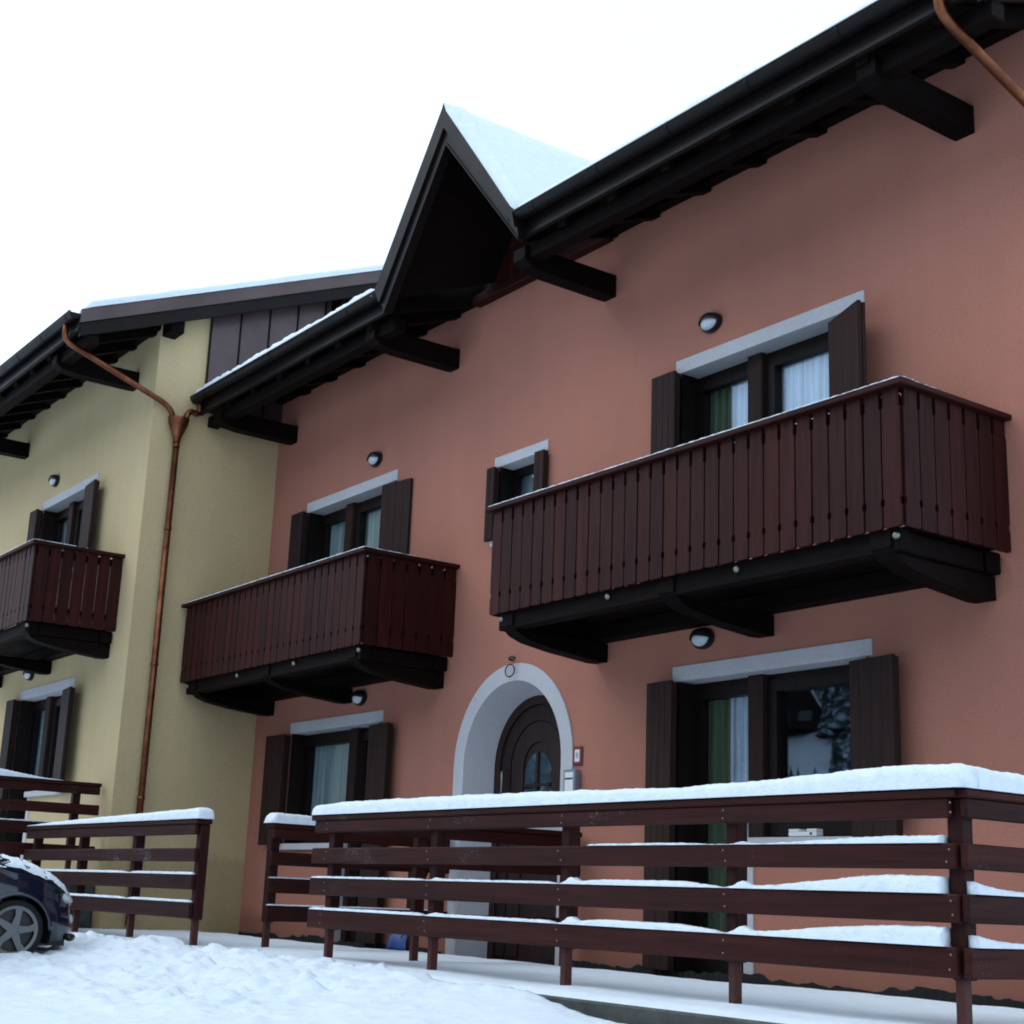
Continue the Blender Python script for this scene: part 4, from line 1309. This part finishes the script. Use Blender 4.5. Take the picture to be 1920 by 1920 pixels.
# bumper, lamps, mirrors
def on_body(x, z, s_=-1):
    i = int(np.argmin(np.abs(xs_c - x))); j = int(np.argmin(np.abs(body_v[i, :26, 2] - z)))
    return Vector((body_v[i, j, 0], body_v[i, j, 1] * s_, body_v[i, j, 2]))
for s_ in (-1, 1):
    p = on_body(0.50, 0.62, s_)
    MB().ellipsoid((0, 0, 0), 0.15, 0.055, 0.05, 18, 10).build('headlight', M['lens'], car, True, (p.x - 0.06, p.y * 0.93, 0.60)).rotation_euler = (0, 0.28, -0.75 * -s_)
    p = on_body(0.565, 0.36, s_)
    MB().ellipsoid((0, 0, 0), 0.03, 0.05, 0.045, 14, 8).build('fog_lamp', M['lens'], car, True, (p.x, p.y * 0.96, 0.40))
    MB().ellipsoid((0, 0, 0), 0.06, 0.10, 0.065, 14, 8).build('wing_mirror', M['paint'], car, True, (-0.75, s_ * 0.93, 1.0))
    MB().box(-0.12, 0.12, -0.01, 0.01, -0.02, 0.02, 0.006).build('door_handle', M['paint'], car, False, (-1.55, s_ * 0.862, 0.82))
lip = []
for t in np.linspace(-1, 1, 25):
    yy = 0.66 * t
    xx = float(np.interp(abs(yy), [0, 0.4, 0.53, 0.66, 0.755], [0.672, 0.656, 0.624, 0.544, 0.416]))
    lip.append((xx + 0.01, yy, 0.235))
MB().tube(lip, 0.032, 8).build('bumper_lip', M['black'], car, True)
MB().box(0.645, 0.672, -0.26, 0.26, 0.40, 0.51, 0.006).build('number_plate', M['signwhite'], car)
MB().box(0.63, 0.662, -0.35, 0.35, 0.53, 0.60, 0.006).build('grille', M['black'], car)
# snow on the car
up = []
for s_ in (1, -1):
    for i in range(nst - 1):
        x = xs_c[i]
        for j in range(26, ncs - 1):
            q = [body_v[i, j], body_v[i, j + 1], body_v[i + 1, j + 1], body_v[i + 1, j]]
            c = sum(q) / 4
            nrm = np.cross(q[1] - q[0], q[3] - q[0]); nrm = nrm / (np.linalg.norm(nrm) + 1e-9)
            if abs(nrm[2]) < 0.22: continue
            nz = float(fbm(np.array(c[0] * 5 + 40), np.array(c[1] * 5 * s_ + 40), 3, 0.6))
            thr = 0.36 if c[0] > 0.25 else 0.25
            if nz > thr:
                up.append([(p[0], p[1] * s_, p[2] + 0.004 + 0.05 * min(1, (nz - thr) * 6) * float(0.5 + fbm(np.array(p[0] * 18), np.array(p[1] * 18 + 9), 2) * 0.7)) for p in q])
sm = MB()
for q in up: sm.add(q, [(0, 1, 2, 3)])
cs = sm.mesh('car_snow', M['snow_small'], True)
bm = bmesh.new(); bm.from_mesh(cs); bmesh.ops.remove_doubles(bm, verts=bm.verts[:], dist=0.012); bm.to_mesh(cs); bm.free()
cso = link('car_snow', cs, None, car.location); cso.rotation_euler = car.rotation_euler; cso.scale = car.scale
tag(cso, 'patchy snow on the bonnet and roof of the car', 'snow', kind='stuff')

# ------------------------------------------------------------------ the slope across the road (seen in the window glass)
hx_ = np.linspace(-320, 260, 70); hy_ = np.linspace(-24, -330, 50)
HX, HY = np.meshgrid(hx_, hy_)
dd = -24 - HY
HZ = -1.2 + 0.0 * HX + 0.00178 * np.minimum(dd, 215) ** 2 + 10 * (fbm(HX * 0.02 + 7, HY * 0.02, 4) - 0.5) * sstep(5, 80, dd)
tag(link('hillside', grid_mesh('hillside', HX, HY, HZ, M['snow_far'])), 'snow covered slope across the road', 'hillside', kind='structure')
def hill_z(x, y):
    d = -24 - y
    return float(-1.2 + 0.00178 * min(d, 215) ** 2 + 10 * (fbm(np.array(x * 0.02 + 7), np.array(y * 0.02), 4) - 0.5) * sstep(5, 80, np.array(d)))
fo = MB()
for k in range(2600):
    y = -random.uniform(50, 240) if k > 60 else -random.uniform(34, 70)
    x = random.uniform(-260, 110)
    along = -(x + 8) * 0.69 - y * 0.725; side_ = abs((x + 8) * 0.725 - y * 0.69)
    low = side_ < 8 and along < 172
    if (x + 146) ** 2 + (y + 146) ** 2 < 8 ** 2 or (side_ < 4 and 150 < along < 205): continue
    hgt = random.uniform(2.5, 5.0) if low else random.uniform(6, 15); z = hill_z(x, y) - 0.5
    for t in range(5):
        zz = z + hgt * (0.12 + 0.17 * t); rad = hgt * 0.20 * (1 - 0.17 * t); n = 9
        a0 = random.uniform(0, 6)
        vv = [(x + rad * math.cos(a0 + 6.283 * i / n) * random.uniform(0.7, 1.15), y + rad * math.sin(a0 + 6.283 * i / n) * random.uniform(0.7, 1.15), zz - random.uniform(0, 0.05) * hgt) for i in range(n)] + [(x, y, zz + hgt * 0.27)]
        fo.add(vv, [(i, (i + 1) % n, n) for i in range(n)])
tag(fo.build('fir_wood', M['fir']), 'snow laden fir wood on the slope across the road', 'wood', kind='stuff')
dh = thing('distant_house', 'steep roofed chalet across the road, mirrored in the window', 'house', (-146, -146, hill_z(-146, -146) - 0.3), R(-40))
MB().prism([(-4, 0), (4, 0), (4, 2.0), (0, 7.2), (-4, 2.0)], 1, -5, 5).build('wall', M['shutter'], dh)
for s_ in (1, -1):
    MB().add([(s_ * 5.0, -5.6, 1.3), (0, -5.6, 7.8), (0, 5.6, 7.8), (s_ * 5.0, 5.6, 1.3), (s_ * 4.8, -5.6, 0.9), (0, -5.6, 7.35), (0, 5.6, 7.35), (s_ * 4.8, 5.6, 0.9)], [(0, 1, 2, 3), (4, 5, 6, 7), (0, 1, 5, 4), (2, 3, 7, 6), (0, 3, 7, 4)]).build('roof', M['snow_far'], dh)
for xx in (-1.8, 0.6):
    MB().box(xx, xx + 1.2, 5.0, 5.05, 1.2, 2.5).build('window', M['carglass'], dh)
